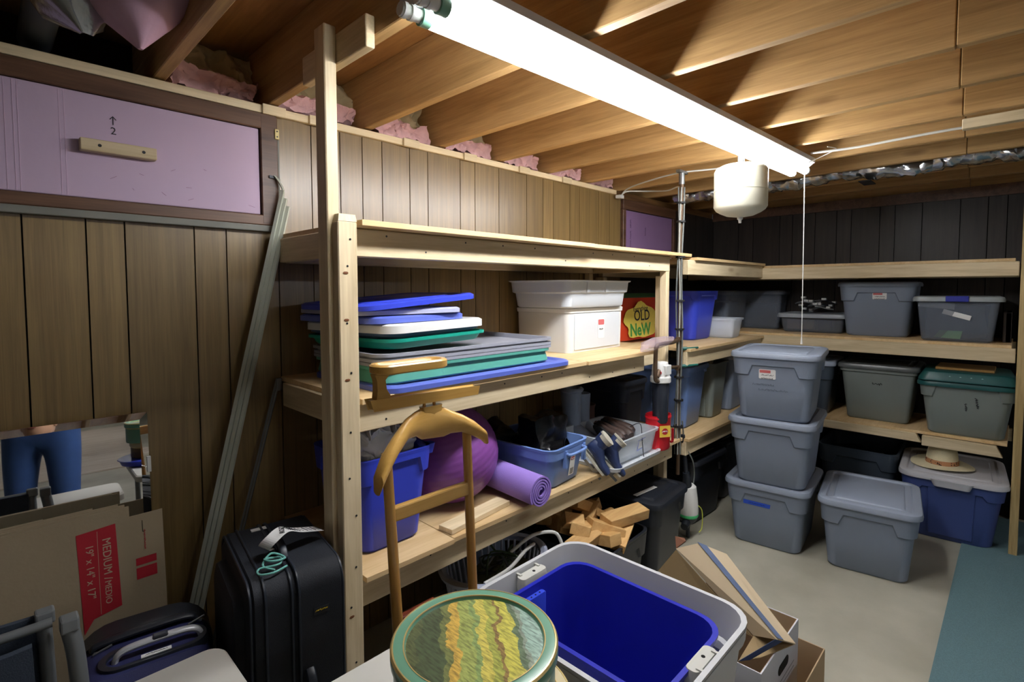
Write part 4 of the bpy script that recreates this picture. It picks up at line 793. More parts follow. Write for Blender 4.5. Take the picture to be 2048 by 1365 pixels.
# grey winter boots behind
GB = mat('grey_rubber_boot', (136, 148, 166), .35, .15)
for i, (x, y, rz) in enumerate(((2.30, 1.84, -70), (2.42, 1.86, -80))):
    boot(('left grey winter boot standing at the back by the wall', 'right grey winter boot standing at the back by the wall')[i], TR(x, y, ZB+.02, rz, 0, 0), GB, 'grey winter boots at the back', shaft=.31 - .03*i, L_=.24)
single('boot_fur_cuff', crumple(MB().tube([(2.32+.055*math.cos(a*.5), 1.80+.05*math.sin(a*.5), ZB+.335) for a in range(13)], .014, 8, closed=True), .006, 30, 1), mat('grey_fleece', (130, 140, 156), .9, .2, 40, .5), 'grey fleece cuff on the left winter boot', 'cuff', smooth=True)
boot('brown suede ankle boot behind the clear bin near the black crate', TR(2.52, 1.88, ZB+.02, -100, 0, 0), mat('brown_suede', (82, 58, 52), .9), shaft=.20, L_=.23)
tote('storage_tote', 'dark tote in shadow at the far end of the bottom shelf', (2.72, 1.83, ZB), 0, .24, .40, .36, .02, mat('night_blue_plastic', (24, 30, 42), .5), mat_get('night_blue_plastic', (24, 30, 42)), rc=.04)
# red coffee can
t = thing('coffee_can', 'red plastic canister with yellow label under the water filter', 'canister', (2.70, 1.455, ZB))
cx_, cy_ = 2.668, 1.452
g = lambda r, z: [(cx_+r*.96*math.copysign(abs(math.cos(2*PI*i/36))**.8, math.cos(2*PI*i/36)), cy_+r*.78*math.copysign(abs(math.sin(2*PI*i/36))**.8, math.sin(2*PI*i/36)), ZB+z) for i in range(36)]
CANR = mat('canister_red', (206, 26, 40), .35, .03)
part('can_body', MB().loft([g(.070, 0), g(.075, .006), g(.075, .06), g(.078, .13), g(.080, .175), g(.083, .178), g(.083, .186), g(.080, .188), g(.080, .196), g(.077, .196), g(.074, .10), g(.07, .02)]), CANR, t, world=True, smooth=True)
Fc = frame((cx_-.045, cy_-.066, ZB+.115), (.83, -.55, 0), (0, 0, 1))
lbx = part('yellow_label', MB().box(-.032, .032, -.032, .032, 0, .0012, Fc), mat('label_yellow', (226, 190, 70), .5), t, world=True)
part('label_picture', MB().lathe([(.018, .0013), (.018, .002)], 20, Fc), REDP, t, world=True)
scribble('label_print', Fc @ Matrix.Translation((0, 0, .002)), .03, .012, WHITE, t, world=True, r=.0014)
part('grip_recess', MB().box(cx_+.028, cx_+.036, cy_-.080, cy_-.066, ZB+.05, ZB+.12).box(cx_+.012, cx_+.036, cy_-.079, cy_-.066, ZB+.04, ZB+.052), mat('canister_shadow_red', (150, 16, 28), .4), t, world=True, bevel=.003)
# laundry basket under the shelf
t = thing('laundry_basket', 'white lattice laundry basket of cords under the bottom shelf', 'basket', (1.52, 1.60, 0))
BK = mat('basket_plastic', (176, 184, 206), .45)
def brim(a, b_, z): return [(1.54+a*math.cos(2*PI*i/48), 1.62+b_*math.sin(2*PI*i/48), z) for i in range(48)]
part('rim', MB().loft([brim(.235, .175, .345), brim(.262, .198, .352), brim(.27, .205, .37), brim(.255, .19, .376), brim(.235, .175, .37)], False, False), BK, t, world=True, smooth=True)
part('base_tub', MB().loft([brim(.17, .115, .002), brim(.18, .125, .06), brim(.172, .118, .06), brim(.16, .11, .01)]), BK, t, world=True, smooth=True)
for k in range(40):
    a = 2*PI*k/40; part('slat', MB().tube([(1.54+.18*math.cos(a), 1.62+.125*math.sin(a), .055), (1.54+.238*math.cos(a), 1.62+.178*math.sin(a), .35)], .006, 5), BK, t, world=True)
for i in range(3):
    pth = smooth_path([(1.54+random.uniform(-.14, .14), 1.60+random.uniform(-.09, .09), .30+random.uniform(-.04, .12)) for _ in range(9)], 5)
    single('electric_cord', MB().tube(pth, .0045, 6), (mat_get('cord_dark', (40, 44, 44)), STEEL, mat_get('cord_green', (52, 70, 46)))[i], ('dark cord coiled in the basket', 'silvery cord coiled in the basket', 'green cord coiled in the basket')[i], 'cord', smooth=True)
single('white_cord', MB().tube(smooth_path([(1.37, 1.50, .37), (1.50, 1.49, .385), (1.62, 1.51, .41), (1.70, 1.53, .405)], 6), .0075, 8).tube(smooth_path([(1.58, 1.56, .40), (1.68, 1.52, .455), (1.76, 1.46, .46), (1.79, 1.44, .40)], 6), .0075, 8), WHITEP, 'thick white cord looping out of the basket', 'cord', smooth=True)
single('rope_light_heap', crumple(MB().ell((1.55, 1.60, .285), .16, .11, .07, 26, 14), .03, 20, 2), mat('mossy_cord_heap', (96, 104, 84), .6, .6, 60, .9, 40), 'mossy heap of tangled lights in the basket', 'lights', smooth=True, kind='stuff')
# bluish sack beside the basket
single('blue_sack', crumple(slab(1.60, 1.84, 1.86, 2.02, .03, .40, 8, 8, 8), .02, 8, 9), mat('pale_blue_bag', (120, 136, 164), .6), 'pale blue plastic sack behind the basket', 'bag', smooth=True)
# ================================================================ FOREGROUND
RUGM = mat('teal_carpet', (96, 126, 132), .95, .35, 220, 1.0, 500)
single('carpet', MB().box(1.9, 4.75, -1.7, .21, .0005, .008), RUGM, 'teal grey carpet on the concrete at the right', 'rug')
# big light grey tote with the blue bin nested in it
t = tote('storage_tote', 'large open light grey tote in the foreground, blue bin nested inside', (1.278, .862, 0), 0, .54, .66, .60, .05, PUTTY, lid=False, rc=.09, adepth=(.05, .05))
part('inner_ledge', MB().loft([rr(.50, .62, .08, .50, 5, 8), rr(.475, .595, .07, .494, 5, 8), rr(.47, .59, .07, .47, 5, 8), rr(.49, .61, .08, .47, 5, 8)], False, False), PUTTY, t, smooth=True)
for s, nm in ((1, 'latch'), (-1, 'latch')):
    lt = part(nm, MB().loft([rr(.125, .035, .014, .520, 4, 2, 0, s*.292), rr(.13, .042, .016, .560, 4, 2, 0, s*.296), rr(.12, .036, .014, .588, 4, 2, 0, s*.298)]), mat_get('latch_offwhite', (196, 196, 188)), t, smooth=True)
    part('latch_hole', MB().lathe([(.0055, .588), (.0055, .5888)], 12, Matrix.Translation((.01, s*.298, 0))), GROOVE, lt)
    for dx in (-.045, .045): part('hinge_tab', MB().box(dx-.004, dx+.004, s*.315-.01, s*.315+.01, .575, .592), bpy.data.materials['latch_offwhite'], lt)
t = tote('storage_bin', 'deep cobalt blue open bin nested in the large grey tote', (1.262, .845, .05), 0, .385, .53, .535, .03, DBLUE, lid=False, rc=.075, apron=False)
gp = part('grip_tab', MB().loft([rr(.10, .012, .005, .40, 3, 2, -.05, .242), rr(.11, .020, .008, .505, 3, 2, -.05, .248), rr(.10, .018, .008, .510, 3, 2, -.05, .248)]), mat('strap_blue', (52, 74, 206), .35), t, smooth=True)
for k in range(4): part('rivet_hole', MB().lathe([(.003, .5103), (.003, .511)], 8, Matrix.Translation((-.08+.02*k, .248, 0))), GROOVE, gp)
# white table tops
WT = mat('white_table_laminate', (206, 204, 196), .4, .03)
def table(label, x0, x1, y0, y1, z):
    t = thing('folding_table', label, 'table', ((x0+x1)/2, (y0+y1)/2, 0))
    g = lambda o, zz: rr(x1-x0+2*o, y1-y0+2*o, .035, zz, 5, 2, (x0+x1)/2, (y0+y1)/2)
    part('tabletop', MB().loft([g(-.01, z-.035), g(0, z-.030), g(0, z-.006), g(-.005, z), ]), WT, t, world=True, smooth=True)
    for x in (x0+.06, x1-.06):
        for y in (y0+.06, y1-.06): part('leg', MB().tube([(x, y, 0), (x, y, z-.036)], .0125, 10), STEEL, t, world=True)
    return t
table('narrow white side table in front of the two suitcases', -.35, .358, 1.02, 1.29, .74)
table('white side table carrying the round painted tins', .43, .80, .35, .998, .74)
# tins
TC = (.562, .640); TZ = .965
ART, nt, b, N, L = nodes('painted_field_art'); b.inputs['Roughness'].default_value = .3
tc = N('ShaderNodeTexCoord'); mp = N('ShaderNodeMapping'); mp.inputs['Rotation'].default_value = (0, 0, R(38)); mp.inputs['Scale'].default_value = (3.6, 3.6, 3.6); mp.inputs['Location'].default_value = (.5, 0, 0)
L(tc.outputs['Object'], mp.inputs['Vector']); no = N('ShaderNodeTexNoise'); no.inputs['Scale'].default_value = 7; no.inputs['Detail'].default_value = 6; L(mp.outputs[0], no.inputs['Vector'])
sx = N('ShaderNodeSeparateXYZ'); L(mp.outputs[0], sx.inputs[0]); md = N('ShaderNodeMath'); md.operation = 'MULTIPLY_ADD'; L(no.outputs['Fac'], md.inputs[0]); md.inputs[1].default_value = .16; 
m3 = N('ShaderNodeMath'); m3.operation = 'SUBTRACT'; L(sx.outputs['X'], m3.inputs[0]); m3.inputs[1].default_value = .08; L(m3.outputs[0], md.inputs[2])
rp = N('ShaderNodeValToRGB'); cr_ = rp.color_ramp; cr_.interpolation = 'CONSTANT'
stops = [(0, (176, 150, 96)), (.10, (84, 92, 60)), (.16, (66, 80, 54)), (.30, (104, 112, 66)), (.34, (190, 156, 70)), (.40, (146, 156, 84)), (.50, (126, 148, 88)), (.53, (190, 178, 84)), (.58, (156, 160, 74)), (.63, (134, 108, 62)), (.655, (186, 180, 80)), (.735, (96, 116, 90)), (.77, (132, 144, 128)), (.80, (148, 176, 162))]
cr_.elements[0].position, cr_.elements[0].color = 0, s2l(stops[0][1]); cr_.elements[1].position, cr_.elements[1].color = stops[1][0], s2l(stops[1][1])
for p_, c_ in stops[2:]: e = cr_.elements.new(p_); e.color = s2l(c_)
L(md.outputs[0], rp.inputs[0]); n2 = N('ShaderNodeTexNoise'); n2.inputs['Scale'].default_value = 1; n2.inputs['Detail'].default_value = 5; m4 = N('ShaderNodeMapping'); m4.inputs['Rotation'].default_value = (0, 0, R(38)); m4.inputs['Scale'].default_value = (240, 50, 60); L(tc.outputs['Object'], m4.inputs['Vector']); L(m4.outputs[0], n2.inputs['Vector'])
r2 = N('ShaderNodeMapRange'); r2.inputs['From Min'].default_value = .35; r2.inputs['From Max'].default_value = .6; r2.inputs['To Min'].default_value = .62; r2.inputs['To Max'].default_value = 1.35; L(n2.outputs['Fac'], r2.inputs['Value'])
hs_ = N('ShaderNodeHueSaturation'); L(rp.outputs[0], hs_.inputs['Color']); L(r2.outputs[0], hs_.inputs['Value']); L(hs_.outputs[0], b.inputs['Base Color'])
SAGEG = mat('tin_green_enamel', (104, 156, 130), .3, .04); GOLD = mat('tin_gold_line', (214, 190, 128), .3, .05, metal=.5)
def tin(label, x, y, z0, z1, r, rimm, artm, side):
    t = thing('round_tin', label, 'tin', (x, y, z0)); h = z1-z0
    part('tin_body', MB().lathe([(r-.006, 0), (r-.004, .004), (r-.004, h-.022)], 56), side, t, smooth=True)
    part('lid_rim', MB().lathe([(r-.001, h-.024), (r+.001, h-.020), (r+.001, h-.004), (r-.001, h-.001), (r-.003, h), (r-.021, h-.0005), (r-.024, h-.006)], 64, cap0=False, cap1=False), rimm, t, smooth=True)
    part('gold_edge', MB().lathe([(r-.0045, h-.0006), (r-.0035, h+.0007), (r-.0015, h+.0003), (r+.0012, h-.003)], 64, cap0=False, cap1=False), GOLD, t, smooth=True)
    part('gold_ring', MB().lathe([(r-.022, h-.0012), (r-.021, h+.0003), (r-.0195, h+.0003)], 64, cap0=False, cap1=False), GOLD, t, smooth=True)
    part('painted_lid', MB().lathe([(r-.0235, h-.0075), (r-.0236, h-.0062), (r-.03, h-.0055), (r-.034, h-.0062), (.001, h-.0062)], 64), artm, t, smooth=True)
    part('lower_band', MB().lathe([(r-.0035, h-.03), (r-.0025, h-.0265), (r-.0035, h-.0245)], 56, cap0=False, cap1=False), GOLD, t, smooth=True)
    return t
tin('upper round tin with sage green rim and painted field lid', TC[0], TC[1], .86, TZ, .139, SAGEG, ART, SAGEG)
tin('lower round tin with cream rim beneath the green one', TC[0]+.020, TC[1]-.018, .775, .858, .139, mat('tin_cream_enamel', (206, 190, 150), .35), SAGEG, mat('tin_brown', (110, 90, 60), .4))
t = thing('round_basin', 'cobalt blue round basin lid under the stacked tins', 'lid', (TC[0]-.005, TC[1], .7405))
part('basin_shell', MB().lathe([(.14, 0), (.155, .004), (.165, .03), (.172, .031), (.170, .034), (.16, .034), (.05, .033)], 56), BLUE, t, smooth=True)
# storage boxes at the right
def carton(name, label, x0, x1, y0, y1, z0, h, mo, th=.004, group=None, cat='box', mi=None):
    t = thing(name, label, cat, ((x0+x1)/2, (y0+y1)/2, z0))
    part('bottom', MB().box(x0+th, x1-th, y0+th, y1-th, z0, z0+th), mo, t, world=True)
    for a in ((x0, x1, y0, y0+th), (x0, x1, y1-th, y1), (x0, x0+th, y0+th, y1-th), (x1-th, x1, y0+th, y1-th)): part('side_panel', MB().box(a[0], a[1], a[2], a[3], z0, z0+h), mo, t, world=True)
    if mi:
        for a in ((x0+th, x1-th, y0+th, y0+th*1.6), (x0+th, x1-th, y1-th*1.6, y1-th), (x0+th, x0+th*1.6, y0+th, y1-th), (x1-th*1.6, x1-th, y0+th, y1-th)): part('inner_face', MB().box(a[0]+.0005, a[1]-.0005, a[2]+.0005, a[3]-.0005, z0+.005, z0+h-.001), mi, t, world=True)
    return t
carton('cardboard_box', 'brown open cardboard box holding the white file box', 1.62, 2.165, .482, .93, 0, .20, CARD)
bk_ = carton('file_box', 'white open file box with hand hole in its end', 1.682, 2.068, .548, .90, .006, .325, mat('file_box_white', (206, 208, 216), .7), mi=CARD)
part('hand_hole', MB().loft([rr(.105, .034, .016, 0, 4, 2), rr(.105, .034, .016, .0012, 4, 2)], M=frame((1.90, .5475, .245), (1, 0, 0), (0, 0, 1))), GROOVE, bk_, world=True)
for z in (.20, .18): part('printed_line', MB().box(1.74, 2.02, .5468, .5476, z, z+.001), mat_get('print_grey', (150, 154, 160)), bk_, world=True)
def plate(mb, a, b_, c_, d_, th=.004):
    a, b_, c_, d_ = map(Vector, (a, b_, c_, d_)); n = (b_-a).cross(d_-a).normalized()*th
    return mb.add([a, b_, c_, d_, a+n, b_+n, c_+n, d_+n], [(3, 2, 1, 0), (4, 5, 6, 7), (0, 1, 5, 4), (1, 2, 6, 5), (2, 3, 7, 6), (3, 0, 4, 7)])
P = {}
P['r0'] = at(1396, 1088, 2, .50); P['r1'] = at(1556, 1281, 2, .40)
P['l0'] = at(1353, 1098, 2, .44); P['l1'] = at(1508, 1272, 2, .345)
P['q0'] = at(1452, 1110, 2, .42); P['q1'] = at(1590, 1290, 2, .33)
P['b0'] = at(1318, 1142, 2, .30); P['b1'] = at(1440, 1240, 2, .30)
t = thing('box_lid', 'tan file box lid with blue stripe leaning in the white file box', 'box lid', ((P['r0']+P['r1'])/2-Vector((0, 0, .06))))
part('left_flap', plate(MB(), P['l0'], P['l1'], P['r1'], P['r0']), mat('light_card', (204, 186, 154), .85, .04), t, world=True)
part('top_face', plate(MB(), P['r0'], P['r1'], P['q1'], P['q0']), bpy.data.materials['light_card'], t, world=True)
nrm = Vector((0, 0, .0055)); e0 = P['r0'].lerp(P['q0'], .12); e1 = P['r1'].lerp(P['q1'], .30); e2 = P['r1'].lerp(P['q1'], -.02); e3 = P['r0'].lerp(P['q0'], -.02)
part('blue_stripe', plate(MB(), e3+nrm, e2+nrm, e1+nrm, P['r0'].lerp(P['q0'], .30)+nrm, .001), mat('stripe_slate_blue', (92, 108, 140), .8, .2, 60), t, world=True)
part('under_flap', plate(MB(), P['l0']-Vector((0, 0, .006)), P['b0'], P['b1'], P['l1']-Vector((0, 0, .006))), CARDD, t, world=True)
lo1 = at(1476, 1325, 2, .335); lo2 = at(1500, 1322, 2, .336)
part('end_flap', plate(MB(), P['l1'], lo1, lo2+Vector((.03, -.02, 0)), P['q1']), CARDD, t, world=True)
part('end_stripe', plate(MB(), P['r1'].lerp(P['l1'], .1)+Vector((0, 0, .002)), lo1+Vector((0, 0, .003)), lo2+Vector((0, 0, .003)), P['r1'].lerp(P['q1'], .3)+Vector((0, 0, .002)), .001), mat('stripe_navy', (44, 62, 104), .7), t, world=True)
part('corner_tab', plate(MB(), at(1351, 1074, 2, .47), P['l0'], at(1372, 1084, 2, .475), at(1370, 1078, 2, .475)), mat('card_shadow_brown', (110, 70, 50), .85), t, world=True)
# ---------------------------------------------------------------- valet stand
VY = 1.15
t = thing('valet_stand', 'varnished wooden valet stand before the shelves', 'valet stand', (.85, VY, 0))
for x0, x1, nm in ((.712, .752, 'upright'), (.982, 1.012, 'upright')):
    part(nm, MB().tube([(x0, VY, 1.13 if x0 < .9 else 1.135), (x0+(x1-x0)*.8, VY+.002, .60), (x1, VY, .06)], [.0135, .0145, .014], 14), BEECH, t, world=True, smooth=True)
    part('foot', MB().loft([rr(.032, .34, .012, .02, 3, 4, x1, VY), rr(.032, .34, .012, .045, 3, 4, x1, VY), rr(.028, .16, .012, .062, 3, 4, x1, VY)]), BEECH, t, world=True, smooth=True)
# contoured hanger: sections across x
secs = []
for x, z, h, d in ((.650, 1.062, .016, .030), (.656, 1.085, .042, .046), (.682, 1.118, .050, .050), (.720, 1.152, .050, .044), (.765, 1.186, .054, .036), (.797, 1.192, .066, .030), (.818, 1.188, .086, .026), (.856, 1.185, .088, .025), (.890, 1.181, .084, .026), (.912, 1.178, .066, .030), (.945, 1.170, .052, .038), (.980, 1.150, .046, .046), (1.008, 1.128, .036, .044), (1.016, 1.106, .014, .026)):
    y = VY-.004-.045*abs((x-.845)/.18)**1.8
    secs.append([(x, y+d/2*math.cos(2*PI*i/18), z+h/2*math.sin(2*PI*i/18)) for i in range(18)])
part('shoulder_hanger', MB().loft(secs), BEECHX, t, world=True, smooth=True)
part('hanger_neck', MB().loft([rr(.086, .024, .009, 1.195, 4, 2, .853, VY-.003), rr(.068, .022, .009, 1.226, 4, 2, .852, VY-.003), rr(.070, .024, .009, 1.233, 4, 2, .852, VY-.003)]), BEECHX, t, world=True, smooth=True)
part('cross_rail', MB().box(.728, .992, VY-.009, VY+.011, .945, .985), BEECHX, t, world=True, bevel=.005)
for x in (.832, .865): part('spindle', MB().tube([(x, VY, 1.232), (x, VY, 1.250)], .0045, 8), BEECH, t, world=True)
part('trouser_bar', MB().add([(.672, VY-.016, 1.250), (1.012, VY-.016, 1.244), (1.018, VY-.016, 1.264), (.664, VY-.016, 1.274), (.672, VY+.014, 1.250), (1.012, VY+.014, 1.244), (1.018, VY+.014, 1.264), (.664, VY+.014, 1.274)], [(3, 2, 1, 0)[::-1], (4, 5, 6, 7)[::-1], (0, 1, 5, 4), (1, 2, 6, 5), (2, 3, 7, 6), (3, 0, 4, 7)]), BEECHX, t, world=True, bevel=.003)
part('tray_bracket', MB().loft([[(x+dx, VY+dy, z) for dx, dy in ((-w_, -.012), (w_, -.012), (w_, .012), (-w_, .012))] for x, z, w_ in ((.700, 1.266, .021), (.700, 1.283, .019), (.696, 1.298, .013), (.694, 1.322, .012), (.698, 1.338, .022))]), BEECHX, t, world=True, smooth=True)
tr_ = [(-.112, -.03), (.118, -.03), (.118, .06), (-.112, .06)]
g = lambda o, z: rr(.225+2*o, .085+2*o, .040, z, 7, 6, .787, VY+.0)
part('catch_tray', MB().loft([g(-.004, 1.338), g(0, 1.342), g(0, 1.358), g(-.004, 1.362), g(-.014, 1.362), g(-.018, 1.356), g(-.024, 1.350)]), BEECHX, t, world=True, smooth=True)
single('mahogany_board', MB().box(.86, 1.01, 1.335, 1.36, .12, .535), MAHOG, 'reddish mahogany board standing behind the valet', 'board', bevel=.004)
# ================================================================ LEFT CORNER THINGS
# mirror
t = thing('mirror', 'large rectangular mirror leaning on the wood panelled wall', 'mirror', (-.19, 2.01, 0))
MIR, nt, b, N, L = nodes('mirror_glass'); b.inputs['Base Color'].default_value = (.86, .88, .88, 1); b.inputs['Metallic'].default_value = 1; b.inputs['Roughness'].default_value = .015
MM = Matrix.Translation((.372, 1.985, 0)) @ Matrix.Rotation(R(-1.8), 4, 'Z') @ Matrix.Translation((-.372, 0, 0)) @ Matrix.Rotation(R(-2.6), 4, 'X')
mx0, mx1, mz0, mz1 = -.75, .366, 0.0, 1.152
def mq(x0, x1, z0, z1, y): return [(x0, y, z0), (x1, y, z0), (x1, y, z1), (x0, y, z1)]
part('glass_face', MB().add(mq(mx0+.022, mx1-.022, mz0+.022, mz1-.022, 0)+mq(mx0+.022, mx1-.022, mz0+.022, mz1-.022, .004), [(0, 1, 2, 3), (7, 6, 5, 4)], MM), MIR, t, world=True)
ring_ = mq(mx0+.022, mx1-.022, mz0+.022, mz1-.022, 0)+mq(mx0, mx1, mz0, mz1, .0035)
part('bevelled_edge', MB().add(ring_, [(0, 4, 5, 1), (1, 5, 6, 2), (2, 6, 7, 3), (3, 7, 4, 0)], MM), MIR, t, world=True)
part('backing_board', MB().box(mx0, mx1, .0045, .012, mz0, mz1, MM), mat('mirror_backing', (120, 90, 60), .8), t, world=True)
part('edge_clip', MB().box(mx1-.006, mx1+.004, -.002, .013, .955, 1.005, MM), WHITEP, t, world=True)
# flattened moving boxes
def flat(label, x0, x1, y, z1, tilt, m, z0=0, rot=0, red=False):
    t = thing('flattened_box', label, 'cardboard box', ((x0+x1)/2, y, 0), 0, 'flattened moving boxes leaning under the mirror')
    M = Matrix.Translation(((x0+x1)/2, y, 0)) @ Matrix.Rotation(R(-tilt), 4, 'X') @ Matrix.Rotation(R(rot), 4, 'Y')
    w_ = (x1-x0)/2
    part('cardboard_sheet', MB().box(-w_, w_, 0, .0045, z0, z1, M), m, t, world=True)
    return t, M, w_
CD = mat('dim_kraft', (158, 142, 116), .9, .08, 7, .25, 120)
f1, M1, hw = flat('front flattened box printed MEDIUM MEDIO in red', -.55, .292, 1.853, .893, 4.9, CD, rot=0)
part('flap_fold', MB().box(.02-hw*0-.0, .0225, -.0012, 0, .02, .895, M1), mat_get('fold_pale', (176, 162, 136)), f1, world=True)
sx_ = .129  # panel centre x offset of sheet
RB = part('red_panel', MB().add([(.294, -.0012, .845), (.386, -.0012, .852), (.392, -.0012, .605), (.325, -.0012, .592), (.302, -.0012, .555), (.294, -.0004, .845), (.386, -.0004, .852), (.392, -.0004, .605), (.325, -.0004, .592), (.302, -.0004, .555)], [(0, 4, 3, 2, 1), (5, 6, 7, 8, 9)], M1), REDP, f1, world=True)
TX = M1 @ frame((.362, -.0016, .725), (0, 0, -1), (1, 0, 0)); BEI = mat('print_kraft', (186, 170, 142), .8)
text_part('print_medium', 'MEDIUM /', .0285, TX @ Matrix.Translation((-.030, .0, 0)), BEI, f1, world=True)
text_part('print_medio', 'MEDIO', .022, TX @ Matrix.Translation((.068, -.001, 0)), BEI, f1, world=True)
text_part('print_size', '19" x 14" x 17"', .0255, M1 @ frame((.322, -.0016, .73), (0, 0, -1), (1, 0, 0)), BEI, f1, world=True)
part('print_rule', MB().box(.3415, .3425, -.0018, -.0012, .60, .842, M1), BEI, f1, world=True)
f2, M2, hw2 = flat('flattened box right behind the front one, small red bars', -.50, .380, 1.868, .855, 4.9, CD)
part('red_bar', MB().box(.365, .418, -.0012, -.0003, .700, .722, M2), REDP, f2, world=True); part('red_bar', MB().box(.365, .418, -.0012, -.0003, .658, .692, M2), REDP, f2, world=True)
scribble('red_print', M2 @ frame((.39, -.001, .775), (0, 0, -1), (1, 0, 0)), .06, .006, REDP, f2, world=True, r=.0007, seed=3)
part('slot_cut', MB().box(.385, .3865, -.001, -.0002, .80, .835, M2).box(.385, .393, -.001, -.0002, .80, .8015, M2), GROOVE, f2, world=True)
for i, (a, b_, yy, zz) in enumerate(((-.6, .285, 1.876, .893), (-.62, .27, 1.883, .897), (-.6, .21, 1.890, .900), (-.62, .10, 1.897, .900))):
    f3, M3, _ = flat(('third flattened box of the pile, only its top edge showing', 'fourth flattened box of the pile, only its top edge showing', 'fifth flattened box of the pile, only its top edge showing', 'rearmost flattened box with red bits by the mirror')[i], a, b_, yy, zz, 4.9, CD)
# leaning white strips
WST = mat('white_corner_bead', (182, 186, 172), .4, .05)
t = thing('corner_bead_strips', 'long whitish bent strips leaning from floor to wall left of the shelf', 'strips', (.36, 2.0, 0))
for i, dx in enumerate((0, .013, .026)):
    top = Vector((.824+dx*.6, 2.035-.004*i, 1.93-.03*i)); bot = Vector((.352+dx, 1.99-.012*i, 0)); d = (bot-top)
    part('strip', MB().tube([top, top+d*.5, bot], .0095, 4, flat=.9), WST, t, world=True)
part('bent_top', MB().tube(smooth_path([(.80, 2.05, 1.985), (.812, 2.045, 1.968), (.826, 2.036, 1.93), (.818, 2.034, 1.88)], 4), .009, 6, flat=.5), WST, t, world=True, smooth=True)
part('hook_bracket', MB().box(.782, .812, 2.05, 2.062, 1.975, 1.985), DARKM, t, world=True)
t = thing('drawer_track', 'short steel track leaning in the corner by the shelf', 'track', (.44, 2.0, 0))
for dx in (0, .011): part('rail', MB().tube([(.79+dx, 2.05, 1.205), (.43+dx, 1.965, 0)], .0045, 4), STEEL, t, world=True)
part('roller_end', MB().box(.786, .806, 2.04, 2.056, 1.16, 1.208), STEEL, t, world=True, bevel=.002)
# black suitcase
CAS = mat('black_ballistic_nylon', (20, 25, 34), .7, .2, 60, .5, 500); PIP = mat('dark_piping', (34, 40, 50), .4)
t = thing('suitcase', 'tall black suitcase with a paper tag standing left of the post', 'suitcase', (.592, 1.548, 0), -8)
W2, D2, H2 = .250, .42, .80
def rv(x, inset=0, r=.055, n=6):  # outline in the y-z plane at x
    return [(x, p[0], p[1]+H2/2+.012) for p in [(q[0], q[1]) for q in rr(D2-2*inset, H2-.03-2*inset, r, 0, n, 6)]]
part('case_shell', MB().loft([rv(-W2/2, .02), rv(-W2/2+.015, .0), rv(-.02, 0), rv(-.018, .004), rv(-.006, .004), rv(-.004, 0), rv(W2/2-.015, 0), rv(W2/2, .02)]), CAS, t, smooth=True)
for x in (-W2/2+.006, -.085, -.021, -.003, W2/2-.010):
    part('piping', MB().tube([(x, p[1], p[2]) for p in rv(x, -.002 if abs(x) < .1 else .004)], .004, 6, closed=True), PIP, t, smooth=True)
part('front_pocket', MB().loft([[( -W2/2-.028*k, p[1]*s_, .33+(p[2]-.33)*s_) for p in rv(0, .05)] for k, s_ in ((0, 1), (.8, .98), (1, .93))]), CAS, t, smooth=True)
part('top_handle', MB().tube(smooth_path([(-.01, -.10, H2-.005), (-.01, -.07, H2+.022), (-.01, .02, H2+.026), (-.01, .06, H2-.005)], 5), .011, 8, flat=.6), PIP, t, smooth=True)
part('side_handle', MB().tube(smooth_path([(.02, -D2/2-.0, .37), (.02, -D2/2-.025, .40), (.02, -D2/2-.025, .50), (.02, -D2/2, .53)], 5), .013, 8, flat=.6), PIP, t, smooth=True)
part('logo_badge', MB().box(.035, .075, -D2/2-.0015, -D2/2+.002, .672, .69), BLACKP, t)
scribble('badge_lettering', frame((.055, -D2/2-.002, .683), (1, 0, 0), (0, 0, 1)), .032, .006, mat('badge_yellow', (206, 176, 40), .5), t, r=.0009)
part('name_strip', MB().box(-.05, -.005, .13, .148, H2-.003, H2-.0005), WHITE, t)
for x, y in ((-.09, -.17), (-.09, .17), (.09, -.17), (.09, .17)): part('caster', MB().tube([(x-.01, y, .012), (x+.01, y, .012)], .012, 12), BLACKP, t)
tg = []
tagp = smooth_path([(.545, 1.50, .822), (.52, 1.47, .838), (.535, 1.455, .862), (.575, 1.47, .872), (.62, 1.485, .850), (.69, 1.50, .826)], 6)
mbt = MB(); up_ = Vector((-.35, .9, .1)).normalized()
v = []; f_ = []
for i, p in enumerate(tagp):
    for s_ in (-.021, .021):
        for o_ in (0, .0008): v.append(tuple(p+up_*s_+Vector((0, 0, o_))))
for i in range(len(tagp)-1):
    a = 4*i; f_ += [(a, a+2, a+6, a+4), (a+1, a+5, a+7, a+3), (a, a+4, a+5, a+1), (a+2, a+3, a+7, a+6)]
tgo = single('luggage_tag', MB().add(v, f_), WHITE, 'curled white paper luggage tag on the black suitcase', 'tag')
text_part('tag_code', 'ROZZ', .020, frame(Vector((.57, 1.47, .875)), (.3, .9, .0), (-.9, .3, .0)), INK, tgo, world=True)
for k in range(12):
    p = tagp[19+k//1] if 19+k < len(tagp) else tagp[-1]
    part('barcode_bar', MB().tube([p+up_*-.012+Vector((0, 0, .0015)), p+up_*.014+Vector((0, 0, .0015))], .0011 if k % 2 else .0006, 4), INK, tgo, world=True)
single('green_string', MB().tube(smooth_path([(x_-.0+.0, y_-.035, z_+.0535) for x_, y_, z_ in ((.52, 1.43, .752), (.50, 1.46, .76), (.53, 1.48, .775), (.555, 1.45, .765), (.52, 1.445, .77), (.51, 1.475, .768), (.55, 1.47, .76), (.535, 1.44, .758), (.49, 1.455, .757), (.48, 1.43, .755), (.51, 1.415, .754), (.55, 1.425, .754))], 5), .0028, 6), mat('aqua_yarn', (110, 176, 166), .9), 'loop of pale green yarn tied on the black suitcase', 'string', smooth=True)
